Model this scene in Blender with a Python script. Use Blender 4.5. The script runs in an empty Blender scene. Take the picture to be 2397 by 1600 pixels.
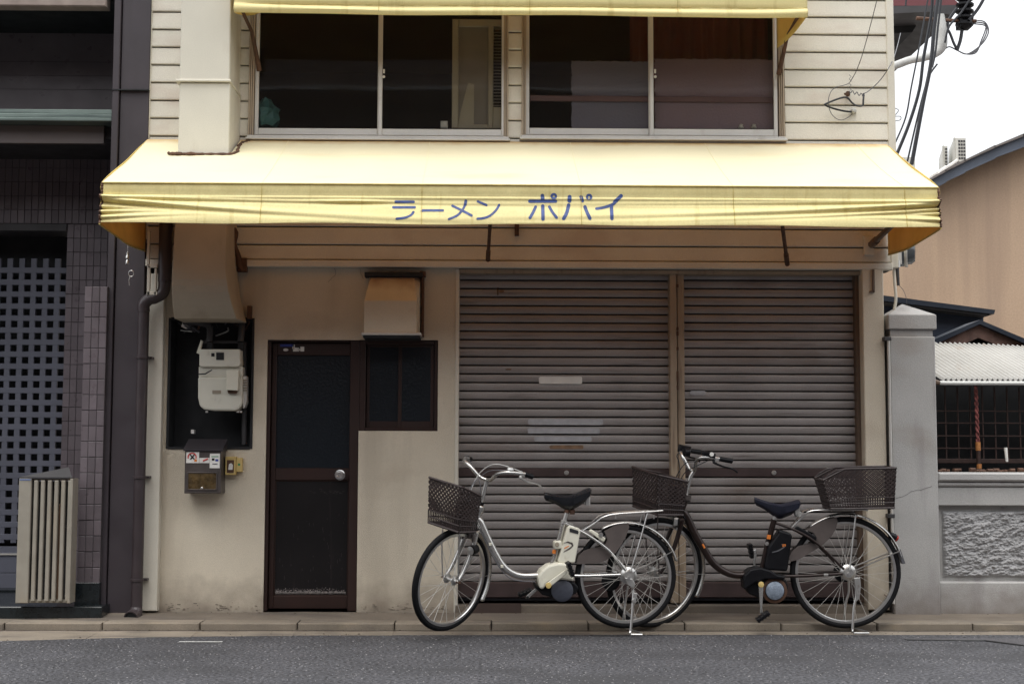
import bpy, math, random
from mathutils import Vector, Matrix
random.seed(7)
R = math.radians
SC = bpy.context.scene
COL = SC.collection

# ---------------------------------------------------------------- camera
DIST, CAMH, FPX, CU, CV = 9.4, 1.05, 3330.0, 1198.5, 800.0
YAW, PITCH, ROLL = R(1.0), math.atan(280/3330), 0.0027
CAM = Vector((0, -DIST, CAMH))
fwd = Vector((math.sin(YAW)*math.cos(PITCH), math.cos(YAW)*math.cos(PITCH), math.sin(PITCH)))
rt0 = Vector((math.cos(YAW), -math.sin(YAW), 0))
up0 = rt0.cross(fwd)
rt = rt0*math.cos(ROLL) + up0*math.sin(ROLL)
up = rt.cross(fwd)
cd = bpy.data.cameras.new('camera'); cd.sensor_width = 36; cd.lens = 36*FPX/2397
cd.clip_start = .1; cd.clip_end = 600
cam = bpy.data.objects.new('camera', cd); COL.objects.link(cam)
cam.matrix_world = Matrix(((rt.x, up.x, -fwd.x, CAM.x), (rt.y, up.y, -fwd.y, CAM.y), (rt.z, up.z, -fwd.z, CAM.z), (0, 0, 0, 1)))
SC.camera = cam

# ---------------------------------------------------------------- overcast daylight
SUN_EL, SUN_AZ = R(70), R(200)
w = bpy.data.worlds.new('World'); SC.world = w; w.use_nodes = True
nt = w.node_tree; nt.nodes.clear()
out = nt.nodes.new('ShaderNodeOutputWorld')
bg = nt.nodes.new('ShaderNodeBackground'); bg.inputs[1].default_value = .12
sky = nt.nodes.new('ShaderNodeTexSky'); sky.sky_type = 'NISHITA'; sky.sun_disc = False
sky.sun_elevation = SUN_EL; sky.sun_rotation = SUN_AZ; sky.air_density = 1; sky.dust_density = 5
tc = nt.nodes.new('ShaderNodeTexCoord'); nz = nt.nodes.new('ShaderNodeTexNoise'); nz.inputs['Scale'].default_value = 1.6
nz.inputs['Detail'].default_value = 5
cr = nt.nodes.new('ShaderNodeValToRGB')
cr.color_ramp.elements[0].position = .3; cr.color_ramp.elements[0].color = (7.6, 7.9, 8.3, 1)
cr.color_ramp.elements[1].position = .7; cr.color_ramp.elements[1].color = (9.6, 9.7, 9.8, 1)
mx = nt.nodes.new('ShaderNodeMix'); mx.data_type = 'RGBA'; mx.inputs[0].default_value = .92
nt.links.new(tc.outputs['Generated'], nz.inputs['Vector']); nt.links.new(nz.outputs[0], cr.inputs[0])
sp = nt.nodes.new('ShaderNodeSeparateXYZ'); nt.links.new(tc.outputs['Generated'], sp.inputs[0])
mr_ = nt.nodes.new('ShaderNodeMapRange'); nt.links.new(sp.outputs[2], mr_.inputs[0])      # an overcast sky brightens evenly towards the zenith
for i, q in zip((1, 2, 3, 4), (0., 1., .56, 2.35)): mr_.inputs[i].default_value = q
vm = nt.nodes.new('ShaderNodeVectorMath'); vm.operation = 'SCALE'; nt.links.new(cr.outputs[0], vm.inputs[0]); nt.links.new(mr_.outputs[0], vm.inputs['Scale'])
nt.links.new(sky.outputs[0], mx.inputs[6]); nt.links.new(vm.outputs[0], mx.inputs[7])
nt.links.new(mx.outputs[2], bg.inputs[0]); nt.links.new(bg.outputs[0], out.inputs[0])
ld = bpy.data.lights.new('sun', 'SUN'); ld.energy = 1.5; ld.angle = R(40); ld.color = (1, .96, .9)
sun = bpy.data.objects.new('sun', ld); COL.objects.link(sun)
sd = Vector((math.sin(SUN_AZ)*math.cos(SUN_EL), math.cos(SUN_AZ)*math.cos(SUN_EL), math.sin(SUN_EL)))
sun.rotation_euler = sd.to_track_quat('Z', 'Y').to_euler()
SC.view_settings.view_transform = 'Standard'; SC.view_settings.look = 'None'
SC.view_settings.exposure = .28; SC.view_settings.gamma = 1; SC.view_settings.use_curve_mapping = False

# ---------------------------------------------------------------- helpers
def P(u, v, Y):
    """the point of the depth plane Y seen at photograph pixel u, v"""
    d = fwd + rt*((u-CU)/FPX) + up*((CV-v)/FPX)
    t = (Y-CAM.y)/d.y
    return CAM + d*t
def rect(u0, v0, u1, v1, Y):
    um, vm = (u0+u1)/2, (v0+v1)/2
    return P(u0, vm, Y).x, P(u1, vm, Y).x, P(um, v1, Y).z, P(um, v0, Y).z

class MB:
    def __init__(s): s.v = []; s.f = []
    def add(s, vs, fs):
        n = len(s.v); s.v += [Vector(a) for a in vs]; s.f += [tuple(i+n for i in f) for f in fs]; return s
    def box(s, x0, x1, y0, y1, z0, z1, c=0):
        if x0 > x1: x0, x1 = x1, x0
        if y0 > y1: y0, y1 = y1, y0
        if z0 > z1: z0, z1 = z1, z0
        if c <= 0:
            return s.add([(x0,y0,z0),(x1,y0,z0),(x1,y1,z0),(x0,y1,z0),(x0,y0,z1),(x1,y0,z1),(x1,y1,z1),(x0,y1,z1)],
                     [(0,3,2,1),(4,5,6,7),(0,1,5,4),(1,2,6,5),(2,3,7,6),(3,0,4,7)])
        c = min(c, (x1-x0)*.45, (y1-y0)*.45, (z1-z0)*.45)      # chamfered front edges
        a = [(x0+c,y0,z0+c),(x1-c,y0,z0+c),(x1-c,y0,z1-c),(x0+c,y0,z1-c),
             (x0,y0+c,z0),(x1,y0+c,z0),(x1,y0+c,z1),(x0,y0+c,z1),
             (x0,y1,z0),(x1,y1,z0),(x1,y1,z1),(x0,y1,z1)]
        return s.add(a, [(0,1,2,3),(0,4,5,1),(1,5,6,2),(2,6,7,3),(3,7,4,0),(4,8,9,5),(5,9,10,6),(6,10,11,7),(7,11,8,4),(11,10,9,8)])
    def fbox(s, u0, v0, u1, v1, Y0, Y1, c=0):
        x0, x1, z0, z1 = rect(u0, v0, u1, v1, Y0); return s.box(x0, x1, Y0, Y1, z0, z1, c)
    def prism(s, pts, y0, y1):        # polygon in x,z pushed along y
        n = len(pts)
        a = sum(pts[i][0]*pts[(i+1)%n][1]-pts[(i+1)%n][0]*pts[i][1] for i in range(n))
        if a < 0: pts = pts[::-1]
        vs = [(p[0], y0, p[1]) for p in pts]+[(p[0], y1, p[1]) for p in pts]
        fs = [tuple(range(n)), tuple(range(2*n-1, n-1, -1))]+[(i, n+i, n+(i+1) % n, (i+1) % n) for i in range(n)]
        return s.add(vs, fs)
    def xprism(s, pts, x0, x1):       # polygon in y,z pushed along x
        n = len(pts)
        vs = [(x0, p[0], p[1]) for p in pts]+[(x1, p[0], p[1]) for p in pts]
        fs = [tuple(range(n)), tuple(range(2*n-1, n-1, -1))]+[(i, n+i, n+(i+1) % n, (i+1) % n) for i in range(n)]
        return s.add(vs, fs)
    def tube(s, pts, r, k=8, smooth=0, cap=True, closed=False):
        pts = [Vector(p) for p in pts]
        rs = list(r) if isinstance(r, (list, tuple)) else [r]*len(pts)
        if smooth and len(pts) > 2: pts, rs = catmull(pts, rs, smooth)
        n = len(pts); rings = []; prev = None
        for i in range(n):
            if closed: t = pts[(i+1) % n]-pts[i-1]
            else: t = pts[min(i+1, n-1)]-pts[max(i-1, 0)]
            if t.length < 1e-9: t = Vector((0, 0, 1))
            t.normalize()
            if prev is None:
                a = Vector((0, 1, 0)) if abs(t.y) < .9 else Vector((1, 0, 0))
            else: a = prev
            nn = (a - t*a.dot(t)).normalized(); prev = nn; b = t.cross(nn)
            rings.append([pts[i]+(nn*math.cos(2*math.pi*(j+.5)/k)+b*math.sin(2*math.pi*(j+.5)/k))*rs[i] for j in range(k)])
        vs = [q for ring in rings for q in ring]; fs = []
        for i in range(n if closed else n-1):
            i2 = (i+1) % n
            for j in range(k):
                fs.append((i*k+j, i*k+(j+1) % k, i2*k+(j+1) % k, i2*k+j))
        if cap and not closed: fs += [tuple(range(k))[::-1], tuple((n-1)*k+j for j in range(k))]
        return s.add(vs, fs)
    def lathe(s, c, axis, prof, k=24, a0=0, a1=2*math.pi):  # prof: (radius, along)
        c = Vector(c); ax = Vector(axis).normalized()
        b = Vector((0, 0, 1)) if abs(ax.z) < .9 else Vector((1, 0, 0))
        e1 = (b-ax*b.dot(ax)).normalized(); e2 = ax.cross(e1)
        full = abs(a1-a0-2*math.pi) < 1e-6; m = k if full else k+1
        vs = []
        for i in range(m):
            a = a0+(a1-a0)*i/k; d = e1*math.cos(a)+e2*math.sin(a)
            vs += [c+d*p[0]+ax*p[1] for p in prof]
        q = len(prof); fs = []
        for i in range(k):
            i2 = (i+1) % m
            for j in range(q-1): fs.append((i*q+j, i*q+j+1, i2*q+j+1, i2*q+j))
        return s.add(vs, fs)
    def grid(s, fn, nu, nv):
        vs = [fn(i/nu, j/nv) for j in range(nv+1) for i in range(nu+1)]
        fs = [(j*(nu+1)+i, j*(nu+1)+i+1, (j+1)*(nu+1)+i+1, (j+1)*(nu+1)+i) for j in range(nv) for i in range(nu)]
        return s.add(vs, fs)
    def xf(s, M_): s.v = [M_ @ v for v in s.v]; return s

def catmull(pts, rs, m):
    o = []; orr = []; n = len(pts)
    for i in range(n-1):
        p0, p1, p2, p3 = pts[max(i-1, 0)], pts[i], pts[i+1], pts[min(i+2, n-1)]
        for j in range(m):
            t = j/m
            o.append(.5*((2*p1)+(p2-p0)*t+(2*p0-5*p1+4*p2-p3)*t*t+(3*p1-p0-3*p2+p3)*t**3)); orr.append(rs[i]*(1-t)+rs[i+1]*t)
    o.append(pts[-1]); orr.append(rs[-1]); return o, orr

OFF = {}
def thing(name, label, cat, loc=(0, 0, 0), group=None, local=False, rot=None):
    o = bpy.data.objects.new(name, None); COL.objects.link(o); o.location = loc; o.empty_display_size = .1
    if rot: o.rotation_euler = rot
    OFF[o.name] = Vector((0, 0, 0)) if local else Vector(loc)
    o['label'] = label; o['category'] = cat
    if group: o['group'] = group
    return o
def obj(name, mb, m, parent=None, smooth=False, label=None, kind=None, cat=None, bevel=0, solid=0, group=None):
    me = bpy.data.meshes.new(name)
    off = OFF[parent.name] if parent else Vector((0, 0, 0))
    top = parent is None
    base = Vector((0, 0, 0))
    if top and kind is None and mb.v:
        xs = [v.x for v in mb.v]; ys = [v.y for v in mb.v]; zs = [v.z for v in mb.v]
        base = Vector(((min(xs)+max(xs))/2, (min(ys)+max(ys))/2, min(zs)))
    me.from_pydata([tuple(v-off-base) for v in mb.v], [], mb.f); me.validate(); me.update()
    if smooth:
        for p in me.polygons: p.use_smooth = True
    me.materials.append(m)
    o = bpy.data.objects.new(name, me); COL.objects.link(o); o.parent = parent; o.location = base
    OFF[o.name] = off
    if label: o['label'] = label
    if kind: o['kind'] = kind
    if cat: o['category'] = cat
    if group: o['group'] = group
    if solid:
        md = o.modifiers.new('t', 'SOLIDIFY'); md.thickness = solid; md.offset = 0
    if bevel:
        md = o.modifiers.new('b', 'BEVEL'); md.width = bevel; md.segments = 2; md.limit_method = 'ANGLE'
    if smooth and hasattr(me, 'set_sharp_from_angle'):
        try: me.set_sharp_from_angle(angle=R(40))
        except Exception: pass
    return o

def mat(name, col, rough=.7, metal=0., var=.12, scale=3., fine=.0, fscale=180., bump=0., bscale=120., stain=None, samt=0., sscale=(6, 6, .7), sthr=.55,
        stain2=None, s2amt=0., s2scale=(2, 2, 2), s2thr=.6, spec=.5, trans=None, zst=None, rnd=0.):
    m = bpy.data.materials.new(name); m.use_nodes = True; n = m.node_tree; L = n.links
    b = n.nodes['Principled BSDF']; b.inputs['Roughness'].default_value = rough; b.inputs['Metallic'].default_value = metal
    b.inputs['Specular IOR Level'].default_value = spec
    g = n.nodes.new('ShaderNodeNewGeometry')
    def noise(sc, det=4, vec=None):
        t = n.nodes.new('ShaderNodeTexNoise'); t.inputs['Scale'].default_value = sc; t.inputs['Detail'].default_value = det
        L.new(vec or g.outputs['Position'], t.inputs['Vector']); return t.outputs[0]
    def rng(x, a, b_, c, d):
        r = n.nodes.new('ShaderNodeMapRange'); L.new(x, r.inputs[0])
        for i, q in zip((1, 2, 3, 4), (a, b_, c, d)): r.inputs[i].default_value = q
        return r.outputs[0]
    def mixc(f, a, b_, mode='MIX'):
        q = n.nodes.new('ShaderNodeMix'); q.data_type = 'RGBA'; q.blend_type = mode
        for s_, x in ((0, f), (6, a), (7, b_)):
            if isinstance(x, (int, float)): q.inputs[s_].default_value = x
            elif isinstance(x, tuple): q.inputs[s_].default_value = (*x[:3], 1)
            else: L.new(x, q.inputs[s_])
        return q.outputs[2]
    c = tuple(col)
    v = rng(noise(scale), .3, .7, 1-var, 1+var)
    comb = n.nodes.new('ShaderNodeCombineColor'); [L.new(v, comb.inputs[i]) for i in range(3)]
    c = mixc(1., c, comb.outputs[0], 'MULTIPLY')
    if rnd:      # each tile, slat or block came out of the kiln or press a little different
        oi = n.nodes.new('ShaderNodeObjectInfo'); v = rng(oi.outputs['Random'], 0, 1, 1-rnd, 1+rnd)
        comb = n.nodes.new('ShaderNodeCombineColor'); [L.new(v, comb.inputs[i]) for i in range(3)]
        c = mixc(1., c, comb.outputs[0], 'MULTIPLY')
    if fine:
        v = rng(noise(fscale, 2), .3, .7, 1-fine, 1+fine)
        comb = n.nodes.new('ShaderNodeCombineColor'); [L.new(v, comb.inputs[i]) for i in range(3)]
        c = mixc(1., c, comb.outputs[0], 'MULTIPLY')
    for st, am, ss, th in ((stain, samt, sscale, sthr), (stain2, s2amt, s2scale, s2thr)):
        if st:
            mp = n.nodes.new('ShaderNodeMapping'); mp.inputs['Scale'].default_value = ss
            L.new(g.outputs['Position'], mp.inputs[0])
            f = rng(noise(1., 6, mp.outputs[0]), th, th+.16, 0, am)
            c = mixc(f, c, st)
    if zst:      # splash dirt or soot with its own ragged edge: (z clean, z dirty, colour, amount)
        sp_ = n.nodes.new('ShaderNodeSeparateXYZ'); L.new(g.outputs['Position'], sp_.inputs[0])
        ad = n.nodes.new('ShaderNodeMath'); ad.operation = 'MULTIPLY_ADD'; L.new(noise(9, 5), ad.inputs[0]); ad.inputs[1].default_value = (zst[0]-zst[1])*1.1; L.new(sp_.outputs[2], ad.inputs[2])
        sb = n.nodes.new('ShaderNodeMath'); sb.operation = 'SUBTRACT'; L.new(ad.outputs[0], sb.inputs[0]); sb.inputs[1].default_value = (zst[0]-zst[1])*.55
        c = mixc(rng(sb.outputs[0], zst[0], zst[1], 0, zst[3]), c, zst[2])
    L.new(c, b.inputs['Base Color'])
    if bump:
        bp = n.nodes.new('ShaderNodeBump'); bp.inputs['Strength'].default_value = min(1, bump); bp.inputs['Distance'].default_value = .004*max(1, bump)
        L.new(noise(bscale, 5), bp.inputs['Height']); L.new(bp.outputs[0], b.inputs['Normal'])
    if rough > .25 and not metal:
        L.new(rng(noise(scale*2.3), .3, .7, max(0, rough-.1), min(1, rough+.1)), b.inputs['Roughness'])
    if trans:
        t = n.nodes.new('ShaderNodeBsdfTranslucent'); t.inputs[0].default_value = (*trans[0], 1)
        ms = n.nodes.new('ShaderNodeMixShader'); ms.inputs[0].default_value = trans[1]
        o = n.nodes['Material Output']; L.new(b.outputs[0], ms.inputs[1]); L.new(t.outputs[0], ms.inputs[2]); L.new(ms.outputs[0], o.inputs[0])
    return m
def glassmat(name, tint, rough=.02, alpha=.75, spec=.5):
    m = bpy.data.materials.new(name); m.use_nodes = True; n = m.node_tree; L = n.links
    b = n.nodes['Principled BSDF']; b.inputs['Base Color'].default_value = (*tint, 1); b.inputs['Roughness'].default_value = rough
    b.inputs['Specular IOR Level'].default_value = spec; b.inputs['Alpha'].default_value = alpha
    t = n.nodes.new('ShaderNodeTexNoise'); t.inputs['Scale'].default_value = 60 if rough > .2 else 1.5
    g = n.nodes.new('ShaderNodeNewGeometry'); L.new(g.outputs['Position'], t.inputs[0])
    bp = n.nodes.new('ShaderNodeBump'); bp.inputs['Strength'].default_value = .35 if rough > .2 else .08; bp.inputs['Distance'].default_value = .01
    L.new(t.outputs[0], bp.inputs['Height']); L.new(bp.outputs[0], b.inputs['Normal'])
    return m

# ---------------------------------------------------------------- materials
m_siding = mat('painted_siding', (.65, .61, .52), .6, rnd=.035, var=.07, scale=2.5, fine=.07, stain=(.47, .37, .30), samt=.42, sscale=(2.2, 2, 5), sthr=.52, bump=.35, bscale=90)
m_trim = mat('painted_trim', (.64, .60, .51), .55, var=.06, fine=.05, stain=(.30, .25, .19), samt=.4, sscale=(9, 9, 1.2), sthr=.58)
m_stucco = mat('stucco', (.63, .56, .445), .85, var=.07, scale=1.5, fine=.10, fscale=260, bump=.9, bscale=230, stain=(.30, .25, .19), samt=.3, sscale=(3.5, 3, .55), sthr=.53,
               stain2=(.33, .24, .16), s2amt=.35, s2scale=(1.1, 1, 2.2), s2thr=.58, zst=(.32, .03, (.17, .13, .10), .75))
m_duct = mat('painted_duct', (.63, .595, .50), .55, var=.05, fine=.06, stain=(.30, .22, .14), samt=.35, sscale=(5, 5, 1), sthr=.6)
m_oldduct = mat('greasy_duct', (.45, .385, .29), .55, var=.1, fine=.05, stain=(.16, .10, .06), samt=.5, sscale=(3, 3, 2), sthr=.55)
m_hood = mat('rust_stained_hood', (.62, .55, .43), .5, var=.08, fine=.06, stain=(.40, .22, .10), samt=.4, sscale=(3, 3, 4), sthr=.55, zst=(2.15, 2.30, (.22, .09, .04), .9))
m_awn = mat('yellow_lit_canvas_top', (.84, .77, .50), .75, var=.03, scale=1.2, fine=.04, stain=(.60, .42, .14), samt=.35, sscale=(1.6, 5, 3), sthr=.6, trans=((.85, .38, .06), .14))  # paler than the valance cloth: overhead light mixed into the colour
m_val = mat('yellow_canvas_valance', (.84, .74, .36), .7, var=.06, scale=2, fine=.05, stain=(.45, .34, .10), samt=.45, sscale=(14, 3, 2.5), sthr=.57, trans=((.85, .36, .04), .16))
m_seam = mat('canvas_seam', (.50, .38, .12), .8, var=.2, scale=20)
m_letter = mat('blue_lettering', (.03, .06, .20), .6, var=.25, scale=25, fine=.1)
m_alum = mat('aluminium', (.62, .60, .56), .38, .35, var=.08, fine=.04, stain=(.28, .22, .16), samt=.4, sscale=(8, 8, 8), sthr=.6)
m_alu_w = mat('bronze_anodised', (.44, .36, .27), .4, .3, var=.1, stain=(.2, .14, .09), samt=.4, sscale=(20, 8, 3), sthr=.55)
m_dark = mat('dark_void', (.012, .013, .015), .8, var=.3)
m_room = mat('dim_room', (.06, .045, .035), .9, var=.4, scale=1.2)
m_glass = glassmat('window_glass', (.030, .027, .025), .03, .24)
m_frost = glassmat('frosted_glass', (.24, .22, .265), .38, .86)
m_dglass = glassmat('door_glass', (.009, .013, .018), .3, .97, .35)
m_doorf = mat('brown_door_metal', (.032, .015, .012), .42, .2, var=.15, fine=.06, stain=(.03, .018, .015), samt=.5, sscale=(8, 8, 2), sthr=.5)
m_doorp = mat('dark_door_panel', (.009, .0075, .008), .45, .1, spec=.3, var=.2, stain=(.08, .06, .055), samt=.3, sscale=(30, 5, 2), sthr=.62)
m_dust = mat('white_dust', (.45, .40, .38), .95, var=.4, scale=60)
m_chrome = mat('chrome', (.60, .59, .575), .28, .92, var=.08)
m_silver = mat('silver_paint', (.55, .54, .52), .27, .85, var=.06, scale=12, stain=(.25, .2, .15), samt=.4, sscale=(14, 14, 14), sthr=.62)
m_steel = mat('worn_steel', (.55, .54, .52), .35, .85, var=.15, scale=20, stain=(.2, .1, .05), samt=.5, sscale=(30, 30, 30), sthr=.6)
m_cream = mat('cream_plastic', (.66, .635, .53), .45, var=.06, scale=10, stain=(.3, .25, .16), samt=.4, sscale=(20, 20, 12), sthr=.6)
m_rubber = mat('tyre_rubber', (.006, .006, .007), .75, spec=.2, var=.25, scale=30)
m_blackp = mat('black_plastic', (.0045, .0045, .006), .45, spec=.25, var=.2, scale=20)
m_saddle = mat('black_vinyl', (.007, .008, .011), .33, var=.2, scale=10)
m_saddle2 = mat('navy_vinyl', (.010, .012, .024), .38, var=.2, scale=10)
m_basket = mat('brown_basket_plastic', (.032, .021, .020), .55, var=.2, scale=20)
m_guard = mat('grey_brown_guard', (.085, .068, .062), .6, var=.12, scale=15)
m_brown = mat('brown_frame_paint', (.022, .013, .011), .28, .3, var=.25, scale=25)
m_motor = mat('motor_disc_grey', (.22, .26, .32), .5, .1, var=.15, scale=40, fine=.2, fscale=120)
m_motor_d = mat('motor_disc_dark', (.06, .065, .085), .5, .1, var=.15, scale=40)
m_orange = mat('orange_sticker', (.7, .2, .03), .5)
m_red = mat('red_lens', (.4, .03, .02), .25)
m_white = mat('white_paper', (.72, .70, .66), .6, var=.08, scale=15)
m_tape = mat('shiny_tape', (.42, .42, .44), .22, var=.12, scale=30)
m_brownres = mat('tape_residue', (.20, .12, .07), .7, var=.3, scale=30)
m_slat = mat('shutter_slat', (.315, .288, .276), .42, .3, rnd=.06, var=.10, scale=3, fine=.09, stain=(.05, .035, .03), samt=.6, sscale=(2.6, 1, 75), sthr=.59,
             stain2=(.14, .09, .06), s2amt=.5, s2scale=(1.2, 1, 3), s2thr=.55)
m_lockbar = mat('shutter_lock_bar', (.075, .052, .050), .4, .3, var=.2, scale=8)
m_post = mat('shutter_post', (.36, .28, .20), .5, .15, var=.12, stain=(.12, .07, .04), samt=.6, sscale=(24, 8, 2.5), sthr=.55)
m_jamb = mat('brown_jamb', (.12, .08, .055), .6, var=.2)
m_meter = mat('meter_paint', (.63, .61, .52), .5, var=.05, scale=8, stain=(.3, .26, .2), samt=.4, sscale=(16, 16, 10), sthr=.6)
m_box = mat('mailbox_metal', (.10, .085, .08), .42, .4, var=.15, scale=12)
m_amber = mat('amber_window', (.085, .055, .022), .3, var=.5, scale=25)
m_yel = mat('yellowed_plastic', (.58, .43, .16), .5, var=.1, scale=20)
m_green = mat('green_mark', (.03, .22, .08), .5)
m_blue = mat('blue_print', (.03, .05, .28), .5)
m_redp = mat('red_print', (.55, .05, .04), .5)
m_tile = mat('mauve_tile', (.125, .105, .115), .35, rnd=.16, var=.12, scale=6, fine=.06)
m_grout = mat('tile_grout', (.07, .06, .065), .9, var=.2)
m_col = mat('purple_brown_sheet', (.045, .036, .042), .5, var=.15, scale=3, stain=(.03, .025, .025), samt=.4)
m_lat = mat('grey_lattice', (.125, .13, .165), .5, var=.08)
m_gran = mat('black_granite', (.012, .016, .018), .25, var=.3, scale=30)
m_canopy = mat('green_grey_metal', (.20, .25, .23), .35, .4, var=.25, scale=2, stain=(.05, .07, .07), samt=.6, sscale=(1, 5, 60), sthr=.5)
m_fasc = mat('dark_fascia', (.045, .043, .045), .6, var=.15)
m_beam = mat('weathered_beam', (.30, .24, .21), .8, var=.2, scale=8)
m_wslat = mat('white_slat', (.29, .265, .22), .5, var=.1, scale=10, stain=(.3, .24, .16), samt=.4, sscale=(12, 12, 3), sthr=.55)
m_pipe = mat('brown_pvc_pipe', (.045, .034, .037), .4, var=.15, scale=6, stain=(.14, .10, .08), samt=.4, sscale=(10, 10, 3), sthr=.6)
m_stone = mat('grey_stone', (.40, .39, .375), .85, var=.09, scale=2.5, fine=.10, bump=.6, bscale=150, stain=(.20, .18, .18), samt=.5, sscale=(7, 7, 1.1), sthr=.55,
              stain2=(.27, .22, .17), s2amt=.4, s2scale=(2, 2, 3), s2thr=.6, zst=(.30, .03, (.16, .13, .11), .8))
m_rough = mat('rough_cast_stone', (.34, .335, .335), .95, var=.1, scale=6, fine=.12, bump=1.2, bscale=90)
m_kerb = mat('kerb_concrete', (.20, .168, .13), .9, rnd=.12, var=.15, scale=5, fine=.12, bump=.5, bscale=200, stain=(.10, .085, .075), samt=.65, sscale=(2.5, 9, 9), sthr=.52,
             stain2=(.33, .26, .17), s2amt=.5, s2scale=(3, 6, 6), s2thr=.6)
m_slab = mat('slab_concrete', (.155, .128, .10), .9, var=.15, scale=4, fine=.12, bump=.5, bscale=200, stain=(.09, .075, .065), samt=.6, sscale=(2, 5, 5), sthr=.5)
m_asph = mat('asphalt', (.050, .049, .054), .85, stain2=(.030, .029, .031), s2amt=.75, s2scale=(.7, 1.6, 1), s2thr=.50, var=.22, scale=2.2, fine=.95, fscale=52, bump=2.5, bscale=60, stain=(.30, .29, .28), samt=.9, sscale=(42, 42, 42), sthr=.655)
m_asph2 = mat('asphalt_patch', (.07, .066, .07), .85, var=.16, scale=2, fine=.4, fscale=140, bump=1.2, bscale=160)
m_tar = mat('tar_seam', (.02, .02, .02), .6)
m_paint = mat('road_paint', (.55, .55, .53), .7, var=.3, scale=20, stain=(.1, .1, .1), samt=.8, sscale=(20, 20, 20), sthr=.5)
m_ground = mat('ground', (.12, .11, .10), .9)
m_peach = mat('peach_render', (.49, .35, .245), .85, var=.06, scale=1, fine=.08, fscale=60, stain=(.30, .21, .16), samt=.55, sscale=(3, 3, .15), sthr=.50)
m_bluegr = mat('blue_grey_board', (.105, .125, .165), .5, var=.15)
m_rooft = mat('roof_tile', (.16, .14, .13), .7, var=.25, scale=6)
m_navy = mat('navy_sheet_metal', (.035, .048, .08), .45, .1, var=.15)
m_barge = mat('weathered_wood', (.15, .085, .068), .8, var=.35, scale=14, stain=(.22, .15, .12), samt=.4, sscale=(8, 4, 20), sthr=.55)
m_side = mat('yellow_side_cloth', (.80, .62, .18), .75, var=.15, scale=4, trans=((.75, .28, .03), .22))
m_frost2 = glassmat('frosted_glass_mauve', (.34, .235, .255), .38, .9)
m_navy_d = mat('navy_roof_edge', (.016, .022, .034), .4)
m_corr = mat('corrugated_sheet', (.50, .49, .465), .5, var=.08, scale=3, stain=(.34, .20, .11), samt=.7, sscale=(5, 3, 3), sthr=.58)
m_gutter = mat('white_gutter', (.60, .60, .57), .5, var=.1, scale=5)
m_grid = mat('rust_red_bar', (.035, .016, .012), .7, var=.3, scale=20)
m_rope = mat('red_white_rope', (.20, .06, .055), .9, var=.5, scale=40)
m_wood_o = mat('orange_wood', (.42, .17, .05), .6, var=.2, scale=20)
m_ac = mat('ac_casing', (.58, .57, .52), .5, var=.05)
m_roofred = mat('maroon_roof', (.15, .035, .04), .5, var=.15)
m_pole = mat('pale_pole', (.52, .52, .50), .7, var=.15, scale=6, stain=(.2, .18, .16), samt=.5, sscale=(4, 4, 4), sthr=.55)
m_wire = mat('black_cable', (.012, .013, .017), .5)
m_cable = mat('grey_cable', (.10, .10, .11), .5)
m_teal = mat('teal_bag', (.06, .19, .18), .4, var=.4, scale=18)
m_roof_refl = mat('red_roof_reflection', (.22, .06, .05), .9, var=.2)  # colour of the red roof opposite as mirrored in the window
m_blackcurt = mat('mauve_curtain', (.11, .085, .10), .9, var=.2)
m_unit = mat('unit_beige', (.46, .40, .27), .5, var=.06)
m_unitg = mat('unit_grille', (.28, .24, .18), .6, var=.1)
m_rust = mat('rusty_iron', (.10, .05, .03), .7, .2, var=.4, scale=20)
m_opp = mat('opposite_wall', (.06, .032, .027), .8, var=.2, scale=.8)
# ================================================================ GROUND
def sheet(name, x0, x1, y0, y1, z, m, kind='structure'):
    return obj(name, MB().add([(x0,y0,z),(x1,y0,z),(x1,y1,z),(x0,y1,z)], [(0,1,2,3)]), m, kind=kind)
sheet('ground', -150, 150, -150, 150, -.02, m_ground)
def groundpt(u, v, z=0.0):
    d = fwd + rt*((u-CU)/FPX) + up*((CV-v)/FPX); t_ = (z-CAM.z)/d.z; return CAM+d*t_
EDGE = [groundpt(u, v) for u, v in ((-60, 1500), (235, 1493), (470, 1488), (800, 1485.5), (1000, 1484.5), (1500, 1483), (2000, 1484), (2150, 1484), (2470, 1484))]
def edge_y(x):
    for p, q_ in zip(EDGE, EDGE[1:]):
        if p.x <= x <= q_.x: return p.y+(q_.y-p.y)*(x-p.x)/(q_.x-p.x)
    return EDGE[0].y if x < 0 else EDGE[-1].y
rdm = MB(); NX = 900
rx = [-9+18*i/NX for i in range(NX+1)]
vs = [(x, edge_y(x)+random.uniform(-.006, .006)+.008*math.sin(x*5), .0) for x in rx]+[(x, -2.2, 0) for x in rx]
rdm.add(vs, [(i, NX+1+i, NX+2+i, i+1) for i in range(NX)]); rdm.add([(-40, -13.5, 0), (40, -13.5, 0), (40, -2.2, 0), (-40, -2.2, 0)], [(0, 1, 2, 3)])
obj('road', rdm, m_asph, kind='structure')
KX0, KX1 = -9.0, 9.0
gut = MB(); x = P(468, 1465, -.45).x; BL = P(696, 1465, -.45).x-x
while x > -8: x -= BL
xs = []
while x < 8: xs.append(x); x += BL
g0 = obj('gutter', MB().box(-9, 9, -1.0, -.45, -.03, -.006), m_slab, kind='structure')
k0 = obj('kerb', MB().box(-9, 9, -.44, -.33, -.03, .012), m_slab, kind='structure')
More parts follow.
